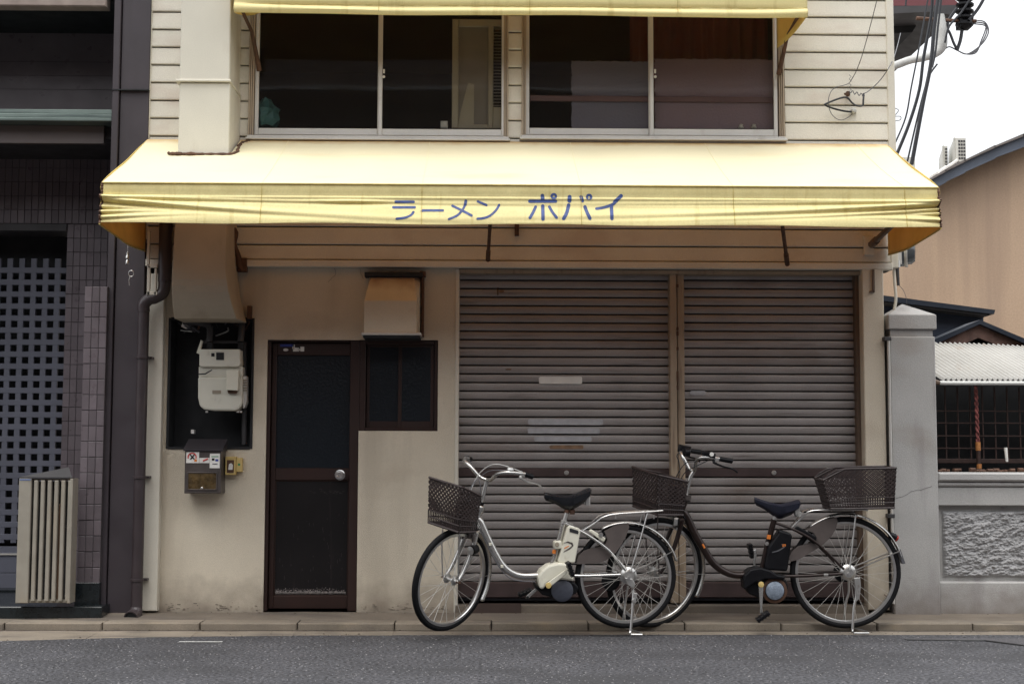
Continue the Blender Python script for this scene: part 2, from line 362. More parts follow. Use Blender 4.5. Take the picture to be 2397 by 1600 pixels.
for i, x in enumerate(xs):
    dz = random.uniform(-.002, .002); j = .004
    b = MB().box(x+j, x+BL-j, -.455+random.uniform(-.004, .004), -.29, -.02, .052+dz, .007)
    obj('kerb_block', b, m_kerb, k0)
    b = MB().xprism([(min(edge_y(x), edge_y(x+BL))-.03, -.02), (min(edge_y(x), edge_y(x+BL))-.03, -.003), (-.58, .004), (-.46, .006), (-.46, -.02)], x+.0008, x+BL-.0008)
    obj('gutter_block', b, m_kerb, g0)
dm = MB()
dm.grid(lambda a_, b_: (-9+18*a_, -.462-(.018+.010*math.sin(a_*210)*math.sin(a_*57))*b_, .0095-.0045*b_), 300, 1)
obj('gutter_dirt', dm, mat('gutter_dirt', (.055, .042, .033), .95, var=.3, scale=12), kind='stuff')
slab = MB().grid(lambda a, b: (-9+18*a, -.286+.30*b, .050+.020*b+.003*math.sin(a*90)), 60, 4)
obj('pavement', slab, m_slab, kind='structure')
sl = MB(); sl.box(P(1072, 1409, 0).x-.02, P(2024, 1409, 0).x+.02, -.02, .5, .02, P(1300, 1412, .13).z)
obj('shutter_threshold', sl, m_slab, kind='structure')
lt = MB()
for i in range(260):
    x = random.uniform(-3.6, 4.2); k_ = random.random()
    if k_ < .5: y, z = random.gauss(-.475, .010), .0075
    elif k_ < .8: y, z = random.gauss(-.03, .03)-.02, .069
    else: y, z = edge_y(x)+random.gauss(.01, .03), .003
    r_ = random.uniform(.003, .011); an = random.uniform(0, 3)
    lt.add([(x+r_*math.cos(an), y+r_*math.sin(an), z), (x-r_*math.sin(an), y+r_*.6*math.cos(an), z+.002), (x-r_*math.cos(an), y-r_*math.sin(an), z+.001), (x, y, z+r_*.6)], [(0, 1, 3), (1, 2, 3), (2, 0, 3)])
obj('kerb_grit', lt, mat('grit', (.07, .055, .04), .95, var=.4, scale=30), kind='stuff')
ag = MB()
for i in range(9000):      # pale chippings standing proud of the worn asphalt
    x = random.uniform(-4.2, 4.4); y = random.uniform(-3.2, edge_y(x)-.02); r_ = random.choice((.002, .0026, .003, .0035, .0045, .006)); an = random.uniform(0, 3)
    ag.add([(x+r_*math.cos(an+k_*1.57), y+r_*math.sin(an+k_*1.57), .0) for k_ in range(4)]+[(x, y, r_*.7)], [(0, 1, 4), (1, 2, 4), (2, 3, 4), (3, 0, 4)])
obj('road_chippings', ag, mat('pale_chipping', (.135, .13, .13), .8, var=.85, scale=55), kind='stuff')
# brown drain plate in the threshold
x0, x1, z0, z1 = rect(1095, 1411, 1220, 1434, -.02)
dp = MB().box(x0, x1, -.03, -.02, z0, z1)
t = obj('drain_plate', dp, mat('rust_plate', (.055, .035, .028), .7, var=.3), cat='drain plate', label='dark brown metal plate in the threshold under the left shutter')
a = P(2120, 1483, -.9); b = P(2397, 1478, -.9)
pm = MB(); q = [(2.5, -.86), (2.95, -.90), (3.15, -1.20), (3.5, -1.40), (6, -1.5), (6, -.80), (2.5, -.80)]
pm.add([(p[0], p[1], .004) for p in q], [tuple(range(len(q)))[::-1]])
obj('road_patch', pm, m_asph2, kind='structure')
obj('tar_seam', MB().tube([(2.5, -.87, .004), (2.95, -.91, .004), (3.15, -1.21, .004), (3.5, -1.43, .004), (6, -1.51, .004)], .005, 5), m_tar, kind='structure')
a = groundpt(420, 1502); b = groundpt(521, 1502)
obj('road_marking', MB().add([(a.x, a.y-.02, .004), (b.x, a.y-.02, .004), (b.x, a.y+.012, .004), (a.x, a.y+.012, .004)], [(0,1,2,3)]), m_paint, kind='structure')
# far side of the street: kerb and a dark timber house front (what the windows mirror)
sheet('far_pavement', -40, 40, -15, -13.5, .06, m_slab)
op = MB()
op.box(-30, 30, -24, -15, 0, 7.2); op.box(-30, 30, -15.7, -14.5, 7.2, 7.4)
op.add([(-30,-14.4,7.41),(30,-14.4,7.41),(30,-19.5,10.2),(-30,-19.5,10.2)], [(0,1,2,3)])
op.box(-4, 6, -14.9, -14.6, 2.6, 2.9)
obj('opposite_houses', op, m_opp, kind='structure')

# ================================================================ SHOP BUILDING
Z0 = .03
shop = thing('ramen_shop_building', 'two storey cream building with siding, shutters and brown door', 'building', (0, 0, 0))
XL = P(352, 327, 0).x; XR = P(2094, 340, 0).x
XRB = P(2086, 1000, 0).x
# --- siding boards
zb = [P(2000, v, 0).z for v in (42.4, 83.5, 124.4, 165.8, 206.6, 247.4, 289.2, 330)]
pitch = (zb[0]-zb[-1])/7
ztop = zb[0]+pitch*3
board_z = [ztop-pitch*i for i in range(26)]
def board(x0, x1, z1, z0):
    g = .004
    b = MB().xprism([(.03, z0+g), (-.010, z0+g), (-.014, z0+g+.004), (-.014, z0+.02), (-.008, z1-g-.006), (-.002, z1-g), (.03, z1-g)], x0, x1)
    obj('siding_board', b, m_siding, shop)
xwl0, xwr0 = P(583, 180, 0).x, P(1190, 180, 0).x
xwl1, xwr1 = P(1221, 180, 0).x, P(1836, 180, 0).x
xtl = P(354, 180, 0).x; xtr = P(2077, 180, 0).x
z_sill = P(1200, 333, 0).z; z_fasc = P(1200, 611, 0).z
for i in range(len(board_z)-1):
    z1, z0 = board_z[i], board_z[i+1]
    if z1 <= z_fasc+.01: break
    z0 = max(z0, z_fasc)
    if z0 > z_sill-.03:
        board(xtl, xwl0, z1, z0); board(xwr0, xwl1, z1, z0); board(xwr1, xtr, z1, z0)
    else: board(xtl, xtr, z1, z0)
z_f0 = P(1200, 627, -.02).z
obj('fascia_trim', MB().box(xtl, P(2087, 620, 0).x, -.035, .03, z_f0, z_fasc-.004, .004), m_siding, shop)
# backing wall behind the boards, with window openings
def wallholes(x0, x1, z0, z1, holes, y, depth):
    m = MB(); X = sorted({x0, x1, *[h[0] for h in holes], *[h[1] for h in holes]}); Z = sorted({z0, z1, *[h[2] for h in holes], *[h[3] for h in holes]})
    X = [a for a in X if x0 <= a <= x1]; Z = [a for a in Z if z0 <= a <= z1]
    ins = lambda i, j: 0 <= i < len(X)-1 and 0 <= j < len(Z)-1 and not any(h[0] <= (X[i]+X[i+1])/2 <= h[1] and h[2] <= (Z[j]+Z[j+1])/2 <= h[3] for h in holes)
    for i in range(len(X)-1):
        for j in range(len(Z)-1):
            if not ins(i, j): continue
            a, b, c, d = X[i], X[i+1], Z[j], Z[j+1]; y2 = y+depth
            m.add([(a,y,c),(b,y,c),(b,y,d),(a,y,d)], [(0,1,2,3)])
            if not ins(i-1, j): m.add([(a,y2,c),(a,y,c),(a,y,d),(a,y2,d)], [(0,1,2,3)])
            if not ins(i+1, j): m.add([(b,y,c),(b,y2,c),(b,y2,d),(b,y,d)], [(0,1,2,3)])
            if not ins(i, j-1): m.add([(a,y2,c),(b,y2,c),(b,y,c),(a,y,c)], [(0,1,2,3)])
            if not ins(i, j+1): m.add([(a,y,d),(b,y,d),(b,y2,d),(a,y2,d)], [(0,1,2,3)])
    return m
ZW1 = P(900, -60, 0).z
holes_up = [(xwl0+.01, xwr0-.01, z_sill+.05, ZW1), (xwl1+.01, xwr1-.01, z_sill+.05, ZW1)]
obj('upper_wall', wallholes(xtl, xtr, z_f0, ztop+.6, holes_up, .025, .12), mat('backing', (.03, .025, .02), .9), shop)
# corner trims
def vslab(name, ul0, ur0, v0, ul1, ur1, v1, Y0, Y1, m, par=shop, c=.004, **k):
    """a vertical strip given by its edges at two heights; kept truly vertical"""
    a = (P(ul0, v0, Y0).x+P(ul1, v1, Y0).x)/2; b = (P(ur0, v0, Y0).x+P(ur1, v1, Y0).x)/2
    um = (ul0+ur0)/2
    return obj(name, MB().box(a, b, Y0, Y1, P((ul1+ur1)/2, v1, Y0).z, P(um, v0, Y0).z, c), m, par, **k)
z327 = P(350, 335, -.02).z
obj('corner_trim', MB().box(P(341.5, 165, -.02).x, P(353, 165, -.02).x, -.02, .1, P(345, 560, 0).z, ztop+.6, .004), m_trim, shop)
obj('corner_trim', MB().box(P(2077, 165, -.02).x, P(2094.5, 165, -.02).x, -.02, .1, P(2080, 627, 0).z, ztop+.6, .004), m_trim, shop)
# lower: pilasters
vslab('pilaster', 345, 386.8, 640, 331, 365.5, 1429, -.035, .06, m_trim)
vslab('pilaster', 2020.5, 2074, 628, 2029, 2076, 1427, -.03, .25, m_stucco, c=.006)
# --- stucco wall with openings
def X_(u, v): return P(u, v, .03).x
def Z_(u, v): return P(u, v, .03).z
sx0, sx1 = X_(376, 1030), (X_(1075.3, 640)+X_(1069, 1407))/2
rec = (X_(397, 744), X_(592, 900), Z_(490, 1049.5), Z_(490, 744))
dr = (X_(621, 1110), X_(839.5, 1000), -.1, Z_(730, 795))
wn = (X_(839.5, 1000), X_(1025, 900), Z_(930, 1008), Z_(930, 795))
obj('stucco_wall', wallholes(sx0, sx1, Z0, P(700, 627, .03).z, [rec, (dr[0], dr[1], Z0-.1, dr[3]), wn], .03, .14), m_stucco, shop)
obj('shutter_edge_trim', MB().box(sx1-.022, sx1+.003, .022, .16, Z0, z_f0-.005, .003), m_trim, shop)
def hair(pts, y=.0285, r=.0011):
    q, _ = catmull([P(u, v, y) for u, v in pts], [0]*len(pts), 5)
    obj('hairline_crack', MB().tube([p+Vector((random.uniform(-.003, .003), 0, random.uniform(-.002, .002))) for p in q], r, 4), m_tar, shop)
hair([(782, 628), (786, 640), (776, 652), (768, 660)]); hair([(842, 628), (845, 640), (850, 652)]);
dr_ = MB()
for i in range(90):      # short dark chips and pits along the foot of the wall
    u = random.uniform(385, 610) if i % 2 else random.uniform(845, 1065)
    p_ = P(u, 1428-abs(random.gauss(0, 7)), .0285); s_ = random.uniform(.002, .007); dr_.box(p_.x, p_.x+s_*random.uniform(1, 4), .0275, .0305, p_.z, p_.z+s_*.6)
obj('chipped_edge', dr_, m_slab, shop, kind='stuff')
# --- meter recess
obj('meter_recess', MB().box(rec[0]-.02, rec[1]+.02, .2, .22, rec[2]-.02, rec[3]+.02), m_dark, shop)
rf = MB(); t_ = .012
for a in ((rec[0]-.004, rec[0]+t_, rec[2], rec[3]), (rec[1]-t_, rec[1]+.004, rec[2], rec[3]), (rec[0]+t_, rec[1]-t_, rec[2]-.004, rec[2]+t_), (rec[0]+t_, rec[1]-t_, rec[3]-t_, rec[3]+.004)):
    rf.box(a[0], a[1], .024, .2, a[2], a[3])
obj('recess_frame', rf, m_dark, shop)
# --- shutters
def pane(name, x0, x1, z0, z1, y0, y1, m, par, **k): return obj(name, MB().box(x0, x1, y0, y1, z0, z1), m, par, **k)
YS = .13
def shutter(u0, u1, vt, vb, lab):
    xa, xb = P(u0, 1000, YS).x, P(u1, 1000, YS).x; um = (u0+u1)/2
    zt, zb_ = P(um, vt, YS).z, P(um, vb, YS).z
    s = obj('roller_shutter', MB().box(xa, xb, YS+.04, YS+.06, zb_, zt), m_dark, shop, label=lab)
    zl1, zl0 = P(um, 1096, YS).z, P(um, 1115.5, YS).z
    p = P(um, 640, YS).z-P(um, 659.8, YS).z
    def slat_mesh():
        m = MB(); H = p-.0065
        prof = [(.024, 0), (.005, .001), (-.001, .004), (-.0045, H*.30), (-.0045, H*.66), (-.002, H*.93), (.006, H), (.024, H)]
        n = 24
        m.grid(lambda a, b: (xa+(xb-xa)*a, YS+prof[int(round(b*7))][0]+.0011*math.sin(a*37+b*2)*math.sin(a*11), prof[int(round(b*7))][1]), n, 7)
        return m
    first = None
    def add(z):
        nonlocal first
        if first is None:
            first = obj('slat', slat_mesh(), m_slat, s, smooth=True); first.location.z = z; return
        c = first.copy(); COL.objects.link(c); c.location.z = z; c.location.y = random.uniform(-.0015, .0015)
    z = zl1
    while z < zt: add(z); z += p
    z = zl0-p
    while z > P(um, 1373, YS).z-.01: add(z); z -= p
    z += p
    obj('lock_bar', MB().box(xa, xb, YS-.006, YS+.02, zl0, zl1, .004), m_lockbar, s)
    obj('lock_knob', MB().lathe(((xa+xb)/2+.01, YS-.014, (zl0+zl1)/2), (0, 1, 0), [(0, -.004), (.012, -.004), (.016, 0), (.016, .012)], 16), m_steel, s)
    obj('bottom_bar', MB().box(xa, xb, YS-.008, YS+.02, zb_+.005, z-.003, .006), m_lockbar, s)
    obj('bottom_seal', MB().box(xa, xb, YS-.012, YS+.02, zb_-.012, zb_+.003), m_blackp, s)
    return s
sh1 = shutter(1066, 1578, 636, 1400, 'wider roller shutter at left with patches of tape')
sh2 = shutter(1598, 2014, 636, 1400, 'narrower roller shutter behind the dark bicycle')
obj('shutter_header', MB().box(sx1+.005, P(2020, 634, .03).x, .02, .16, P(1500, 641, .03).z, z_f0-.004, .003), m_post, shop)
vslab('shutter_post', 1569.7, 1585.5, 640, 1570.5, 1586.5, 1411, .04, .19, m_post)
vslab('shutter_post', 1587, 1604.5, 640, 1588, 1603, 1411, .055, .19, m_post)
vslab('guide_channel', 2003.5, 2020, 640, 2012, 2028, 1409, .06, .19, m_jamb)
pg = MB()
for v in (665, 765, 775, 812, 868, 880, 902): pg.fbox(1584.5, v, 1588.5, v+random.choice((10, 7, 14)), .036, .05)
obj('post_latch', pg, m_rust, shop)
def tape(sh, u0, v0, u1, v1, m, y=.118, name='tape_patch'):
    x0, x1, z0, z1 = rect(u0, v0, u1, v1, y); n = 16
    e = .0035
    pts = [(x0+e*2, z0), (x1-e*2, z0), (x1, z0+.006), (x1-.001, z1-.006), (x1-e*2, z1), (x0+.012, z1-.001), (x0, z1-.008), (x0+.002, z0+.007)]
    b = MB().prism(pts, y, y+.002)
    obj(name, b, m, sh)
tape(sh1, 1261, 881, 1363, 898, m_white)
tape(sh1, 1236, 980, 1412, 994, m_tape); tape(sh1, 1235, 1001, 1404, 1014, m_tape); tape(sh1, 1250, 1021, 1385, 1033, m_tape)
tape(sh1, 1286, 1041, 1366, 1050, m_brownres, .123, 'glue_residue'); tape(sh1, 1182, 862, 1198, 866, m_brownres, .123, 'glue_residue')
tape(sh1, 1163, 672, 1167, 692, m_brownres, .123, 'glue_residue'); tape(sh1, 1167, 678, 1180, 685, m_brownres, .123, 'glue_residue')
tape(sh2, 1614, 914, 1652, 924, m_tape)

# --- door
YD = .085
def dz(u, v): return P(u, v, YD)
xa, xb = dr[0], dr[1]; zt = dr[3]; zb0 = P(720, 1428, YD).z
fr = MB(); fw = .022
fr.box(xa, xa+fw, .045, .16, zb0, zt, .004).box(xb-.062, xb, .045, .16, zb0, zt, .004).box(xa+fw, xb-.062, .045, .16, zt-.012, zt, .003)
obj('door_frame', fr, m_doorf, shop)
xc, xd = xa+fw+.003, xb-.065
gz1, gz0, rz0, pz0, bz0 = P(730, 831, YD).z, P(730, 1095, YD).z, P(730, 1123, YD).z, P(730, 1394, YD).z, zb0+.012
gx0, gx1 = (P(648, 831, YD).x+P(645, 1094, YD).x)/2, (P(820, 831, YD).x+P(818, 1094, YD).x)/2
door = obj('door', MB().box(xc, gx0, YD, YD+.035, bz0, zt-.016, .003).box(gx1, xd, YD, YD+.035, bz0, zt-.016, .003).box(gx0, gx1, YD+.001, YD+.035, gz1, zt-.016, .003)
           .box(gx0, gx1, YD+.001, YD+.035, rz0, gz0, .003).box(gx0, gx1, YD+.001, YD+.035, bz0, pz0, .003), m_doorf, shop, label='dark brown entrance door with frosted glass upper half')
obj('door_glass', MB().box(gx0-.005, gx1+.005, YD+.016, YD+.022, gz0-.005, gz1+.005), m_dglass, door)
obj('door_back', MB().box(xc, xd, YD+.05, YD+.06, bz0, zt), m_dark, door)
obj('kick_panel', MB().box(gx0-.002, gx1+.002, YD+.014, YD+.03, pz0-.004, rz0+.004), m_doorp, door)
mo = MB()
for a in ((gx0, gx0+.008, pz0, rz0), (gx1-.008, gx1, pz0, rz0), (gx0+.008, gx1-.008, pz0, pz0+.008), (gx0+.008, gx1-.008, rz0-.008, rz0)): mo.box(a[0], a[1], YD+.006, YD+.0145, a[2], a[3], .003)
obj('moulding', mo, m_doorf, door)
du = MB()
for i in range(3200):
    x = gx0+.012+(gx1-gx0-.03)*random.random(); h = abs(random.gauss(0, .011))
    zq = pz0+.010+h*random.random()*1.4; du.box(x, x+random.uniform(.0015, .005), YD+.0125, YD+.0136, zq, zq+random.uniform(.0008, .0028))
obj('dust_line', du, m_dust, door, kind='stuff')
sf_ = MB()
for i in range(34):
    u, v = random.gauss(770, 18), random.gauss(1151, 2.2)
    p_ = P(u, v, YD+.0135); sf_.box(p_.x, p_.x+random.uniform(.004, .022), YD+.0125, YD+.0137, p_.z, p_.z+.0012)
for i in range(40):
    u, v = random.uniform(650, 810), random.uniform(1200, 1385)
    p_ = P(u, v, YD+.0135); sf_.box(p_.x, p_.x+.0012, YD+.0125, YD+.0137, p_.z, p_.z+random.uniform(.004, .03))
obj('scuff_mark', sf_, mat('scuff', (.07, .06, .058), .9), door, kind='stuff')
k = P(796, 1111, YD)
obj('door_knob', MB().lathe((k.x, YD, k.z), (0, -1, 0), [(.034, 0), (.034, .004), (.024, .008), (.013, .012), (.013, .03), (.024, .036), (.030, .048), (.027, .062), (.016, .064), (.010, .058), (0, .058)], 28), m_chrome, door, smooth=True)
st = [('blue_strip', 656, 805, 688, 811, m_blue), ('white_sticker', 684, 806, 690, 816, m_white), ('white_sticker', 686, 813, 700, 822, m_white), ('white_sticker', 698, 816, 704, 820, m_white),
      ('white_sticker', 703, 811, 712, 822, m_white)]
for n_, a, b, c, d, m in st:
    x0, x1, z0, z1 = rect(a, b, c, d, YD-.002); obj(n_, MB().box(x0, x1, YD-.002, YD+.002, z0, z1), m, door)
c_ = P(669, 818.5, YD); obj('white_sticker', MB().lathe((c_.x, YD-.002, c_.z), (0, -1, 0), [(0, .001), (.017, .001), (.018, -.002)], 16).xf(Matrix.Translation((0, 0, c_.z)) @ Matrix.Diagonal((1, 1, .55, 1)) @ Matrix.Translation((0, 0, -c_.z))), m_white, door)
# --- small window beside the door
YW = .06
wx0, wx1, wz0, wz1 = wn
wf = obj('side_window', MB().box(wx0, P(856, 900, YW).x, YW-.012, .17, wz0, wz1, .003).box(P(1017, 900, YW).x, wx1, YW-.012, .17, wz0, wz1, .003)
    .box(P(856, 900, YW).x, P(1017, 900, YW).x, YW-.012, .17, wz1-.028, wz1, .003).box(P(856, 900, YW).x, P(1017, 900, YW).x, YW-.018, .17, wz0, wz0+.02, .003), m_doorf, shop, label='small brown two pane window right of the door')
for i, (ua, ub, y) in enumerate(((858, 941, YW+.03), (932, 1016, YW+.006))):
    a, b, c, d = rect(ua, 806, ub, 1003, y); s_ = .024 if i else .02
    sa = obj('sash', MB().box(a, a+s_, y, y+.02, c, d, .002).box(b-s_, b, y, y+.02, c, d, .002).box(a+s_, b-s_, y+.001, y+.02, d-.018, d, .002).box(a+s_, b-s_, y+.001, y+.02, c, c+.05, .002)
       .box(a+s_, b-s_, y+.008, y+.013, c+.05, d-.018), m_doorf, wf)
    obj('glass', MB().box(a+s_, b-s_, y+.004, y+.0075, c+.05, d-.018), m_dglass, wf)
obj('window_back', MB().box(wx0, wx1, .15, .16, wz0, wz1), m_dark, wf)

# --- upper windows
def upwin(u0, u1, panes, lab, vb=318):
    y = -.035; um = (u0+u1)/2
    x0, x1 = P(u0, 200, y).x, P(u1, 200, y).x; zb_ = P(um, vb, y).z; zt_ = ZW1+.05
    f = MB()
    for k_, (dx, dy) in enumerate(((0, 0), (.011, .012), (.022, .024))):
        f.box(x0+dx, x0+dx+.009, y+dy, .1, zb_, zt_, .002); f.box(x1-dx-.009, x1-dx, y+dy, .1, zb_, zt_, .002)
    f.box(x0, x1, y+.03, .1, zt_, zt_+.04)
    w_ = obj('upper_window', f, m_alu_w, shop, label=lab)
    obj('sill', MB().box(x0-.012, x1+.012, y-.03, .08, zb_-.034, zb_-.018, .003).box(x0-.002, x1+.002, y-.012, .08, zb_-.016, zb_-.002, .002), m_alum, w_)
    for i, (pa, pb) in enumerate(panes):
        yy = y+.03+(0 if i else .022)
        a, b = P(pa, 200, yy).x, P(pb, 200, yy).x; c = P(um, vb-1, yy).z; d = zt_
        g0_ = P(um, vb-17, yy).z
        obj('sash_frame', MB().box(a-.026, a, yy, yy+.02, c, d, .003).box(b, b+.026, yy, yy+.02, c, d, .003).box(a, b, yy+.001, yy+.02, c, g0_, .004), m_alum, w_)
        obj('glass', MB().box(a, b, yy+.009, yy+.013, g0_, d), m_glass, w_)
        if i: obj('latch', MB().box(a+.004, a+.016, yy-.012, yy, P(um, 172, yy).z, P(um, 163, yy).z, .002).lathe((a+.01, yy-.012, P(um, 181, yy).z), (0, -1, 0), [(0, .008), (.009, .006), (.010, 0)], 12), m_white, w_)
    return w_
uw1 = upwin(582, 1190, ((606, 884), (895, 1174)), 'upper left sliding window showing a tall beige window unit')
uw2 = upwin(1221, 1836, ((1239, 1518), (1530, 1811)), 'upper right sliding window with frosted lower glass')
# frosted lower film of the right window
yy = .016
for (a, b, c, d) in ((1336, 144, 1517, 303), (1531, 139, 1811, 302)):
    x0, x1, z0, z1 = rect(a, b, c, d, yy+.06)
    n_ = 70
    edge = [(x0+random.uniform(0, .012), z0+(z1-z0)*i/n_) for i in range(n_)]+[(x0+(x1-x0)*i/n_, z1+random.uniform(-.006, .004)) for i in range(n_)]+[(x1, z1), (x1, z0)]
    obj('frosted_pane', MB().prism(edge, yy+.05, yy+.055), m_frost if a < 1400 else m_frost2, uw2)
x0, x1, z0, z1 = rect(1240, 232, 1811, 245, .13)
obj('rail_reflection_bar', MB().box(x0, x1, .052, .062, z0, z1, .003), mat('pinkish_reflection', (.20, .11, .105), .6, var=.1), uw2)  # pinkish band of the window reflection, built as a solid bar
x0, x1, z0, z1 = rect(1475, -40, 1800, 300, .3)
obj('roof_reflection_sheet', MB().grid(lambda a, b: (x0+(x1-x0)*a, .32+.02*math.sin(a*70), z0+(z1-z0)*b), 90, 1), m_roof_refl, uw2, smooth=True)  # sheet added behind the glass to stand for the mirrored red roof
x0, x1, z0, z1 = rect(1395, 144, 1408, 303, .15)
obj('inner_post', MB().box(x0, x1, .12, .14, z0, z1), m_blackcurt, uw2)
for u in (1735, 1765):
    c_ = P(u, 300, .05)
    obj('small_ornament', MB().lathe((c_.x, .055, c_.z-.005), (0, 0, 1), [(0, 0), (.016, .002), (.02, .012), (.012, .022), (.014, .03), (0, .036)], 10), m_cream, uw2, smooth=True)
# window unit in the left window
a, b, c, d = rect(1058, 45, 1174, 301, .06)
un = obj('window_unit', MB().box(a, a+.045, .06, .12, c, d, .006).box(a+.045, b, .062, .12, d-.05, d, .004).box(b-.09, b-.055, .06, .12, c, d-.05, .006).box(a+.045, b-.09, .062, .12, c, c+.03, .004)
   .box(b-.055, b, .062, .12, c, c+.15, .004), m_unit, uw1)
obj('unit_grille', MB().box(a+.045, b-.09, .085, .11, c+.03, d-.05), m_unitg, uw1)
obj('grille_panel', MB().prism([(a+.045, c+.03), (a+.15, c+.03), (a+.15, c+.31), (a+.11, c+.32), (a+.06, c+.12)], .078, .084), m_unit, uw1)
gl = MB()
for i in range(26): gl.box(b-.055, b, .075, .078, c+.16+i*.022, c+.166+i*.022)
obj('unit_louvre', gl, m_unitg, uw1)
a, b, c, d = rect(1031, 283, 1048, 300, .05); obj('small_box', MB().box(a, b, .05, .08, c, d, .004), m_meter, uw1)
bag = MB(); cc = P(622, 262, .12)
bag.lathe((cc.x, .14, cc.z-.11), (.0, 0, 1), [(0, 0), (.07, .01), (.095, .05), (.085, .10), (.09, .13), (.05, .17), (.03, .20), (0, .205)], 14)
bag.v = [v+Vector((random.uniform(-.014, .014), random.uniform(-.014, .014), random.uniform(-.010, .010))) for v in bag.v]
obj('teal_bag', bag, m_teal, uw1, label='crumpled teal plastic bag behind the lower left pane')
# rooms behind
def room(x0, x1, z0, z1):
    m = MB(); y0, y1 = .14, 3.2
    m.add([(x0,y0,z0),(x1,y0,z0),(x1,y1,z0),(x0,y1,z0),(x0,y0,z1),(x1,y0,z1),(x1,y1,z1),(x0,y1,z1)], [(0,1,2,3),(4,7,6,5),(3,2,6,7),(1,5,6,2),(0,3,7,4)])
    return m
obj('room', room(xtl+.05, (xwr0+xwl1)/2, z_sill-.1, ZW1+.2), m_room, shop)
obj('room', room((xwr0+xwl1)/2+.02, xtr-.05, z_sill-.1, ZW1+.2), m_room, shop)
obj('building_shell', MB().box(xtl+.01, xtl+.04, .16, 7, 0, ztop+.6).box(xtr-.02, xtr+.012, .26, 7, 0, ztop+.6).box(xtl+.05, xtr-.03, 6.9, 7, 0, ztop+.6)
    .box(xtl+.01, xtr+.01, .16, 7, ztop+.61, ztop+.7).box(xtl+.05, xtr-.03, 3.3, 3.4, 0, ztop+.6), m_stucco, shop)
# trims under the awning right end / little bar on the pilaster
obj('pilaster_hook', MB().box(*rect(2043, 630, 2048, 683, -.05)[:2], -.045, -.03, *rect(2043, 630, 2048, 683, -.05)[2:]).box(*rect(2037, 680, 2048, 684, -.05)[:2], -.045, -.03, *rect(2037, 680, 2048, 684, -.05)[2:]), m_jamb, shop)

# ================================================================ AWNINGS
PR = 1.11
AX0, AX1 = (P(236.4, 430, -PR).x*2+XL)/3, (P(2193.8, 437, -PR).x*2+P(2077, 343, 0).x)/3
AZT = P(1200, 334, 0).z; AZF = (P(300, 427, -PR).z+P(2100, 437, -PR).z)/2; AZB = P(1200, 529, -PR).z
VH = AZF-AZB
print('awning', AX0, XL, AX1, P(2077, 343, 0).x, AZT, AZF, AZB)
m_top2 = mat('weathered_lit_awning_top', (.80, .735, .50), .75, var=.05, scale=1.1, fine=.04, stain=(.66, .50, .22), samt=.30, sscale=(1.2, 4, 3), sthr=.58, trans=((.80, .34, .07), .17), zst=(AZT-.05, AZT+.0, (.50, .28, .07), .75))  # stained, bleached cloth; the glare of the sky is put into its pale base
m_val2 = mat('weathered_valance', (.84, .745, .36), .7, var=.05, scale=2, fine=.06, fscale=90, stain=(.50, .38, .12), samt=.5, sscale=(26, 3, 3.0), sthr=.60, trans=((.85, .36, .04), .16), zst=(AZF-.075, AZF+.03, (.42, .32, .10), .75))
awn = thing('shop_awning', 'large yellow awning over the shutters and door with blue katakana lettering', 'awning', (0, -.5, AZB))
dxl, dxr = P(408, 363, -.4).x, P(540, 368, -.4).x
def top_y(z): return -PR*(AZT-z)/(AZT-AZF)
N = 150
# sloping top, cut where the duct passes
def topfn(a, b):
    x = AX0+.0+(AX1-AX0)*a; x = x
    bb = b; y = -.03-(PR-.03)*bb; z = AZT+(AZF-AZT)*bb
    z -= .012*math.sin(math.pi*bb)*(1+.5*math.sin(a*34)); return (x, y, z)
tm = MB(); NU, NV = 120, 20
vs = [topfn(i/NU, j/NV) for j in range(NV+1) for i in range(NU+1)]; fs = []
for j in range(NV):
    for i in range(NU):
        q = [j*(NU+1)+i, (j+1)*(NU+1)+i, (j+1)*(NU+1)+i+1, j*(NU+1)+i+1]
        cx = sum(vs[k][0] for k in q)/4; cy = sum(vs[k][1] for k in q)/4
        if dxl+.01 < cx < dxr-.01 and cy > -.37: continue
        fs.append(tuple(q))
tm.add(vs, fs)
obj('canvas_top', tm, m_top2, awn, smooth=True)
def bell(x, c, w_): return math.exp(-((x-c)/w_)**2)
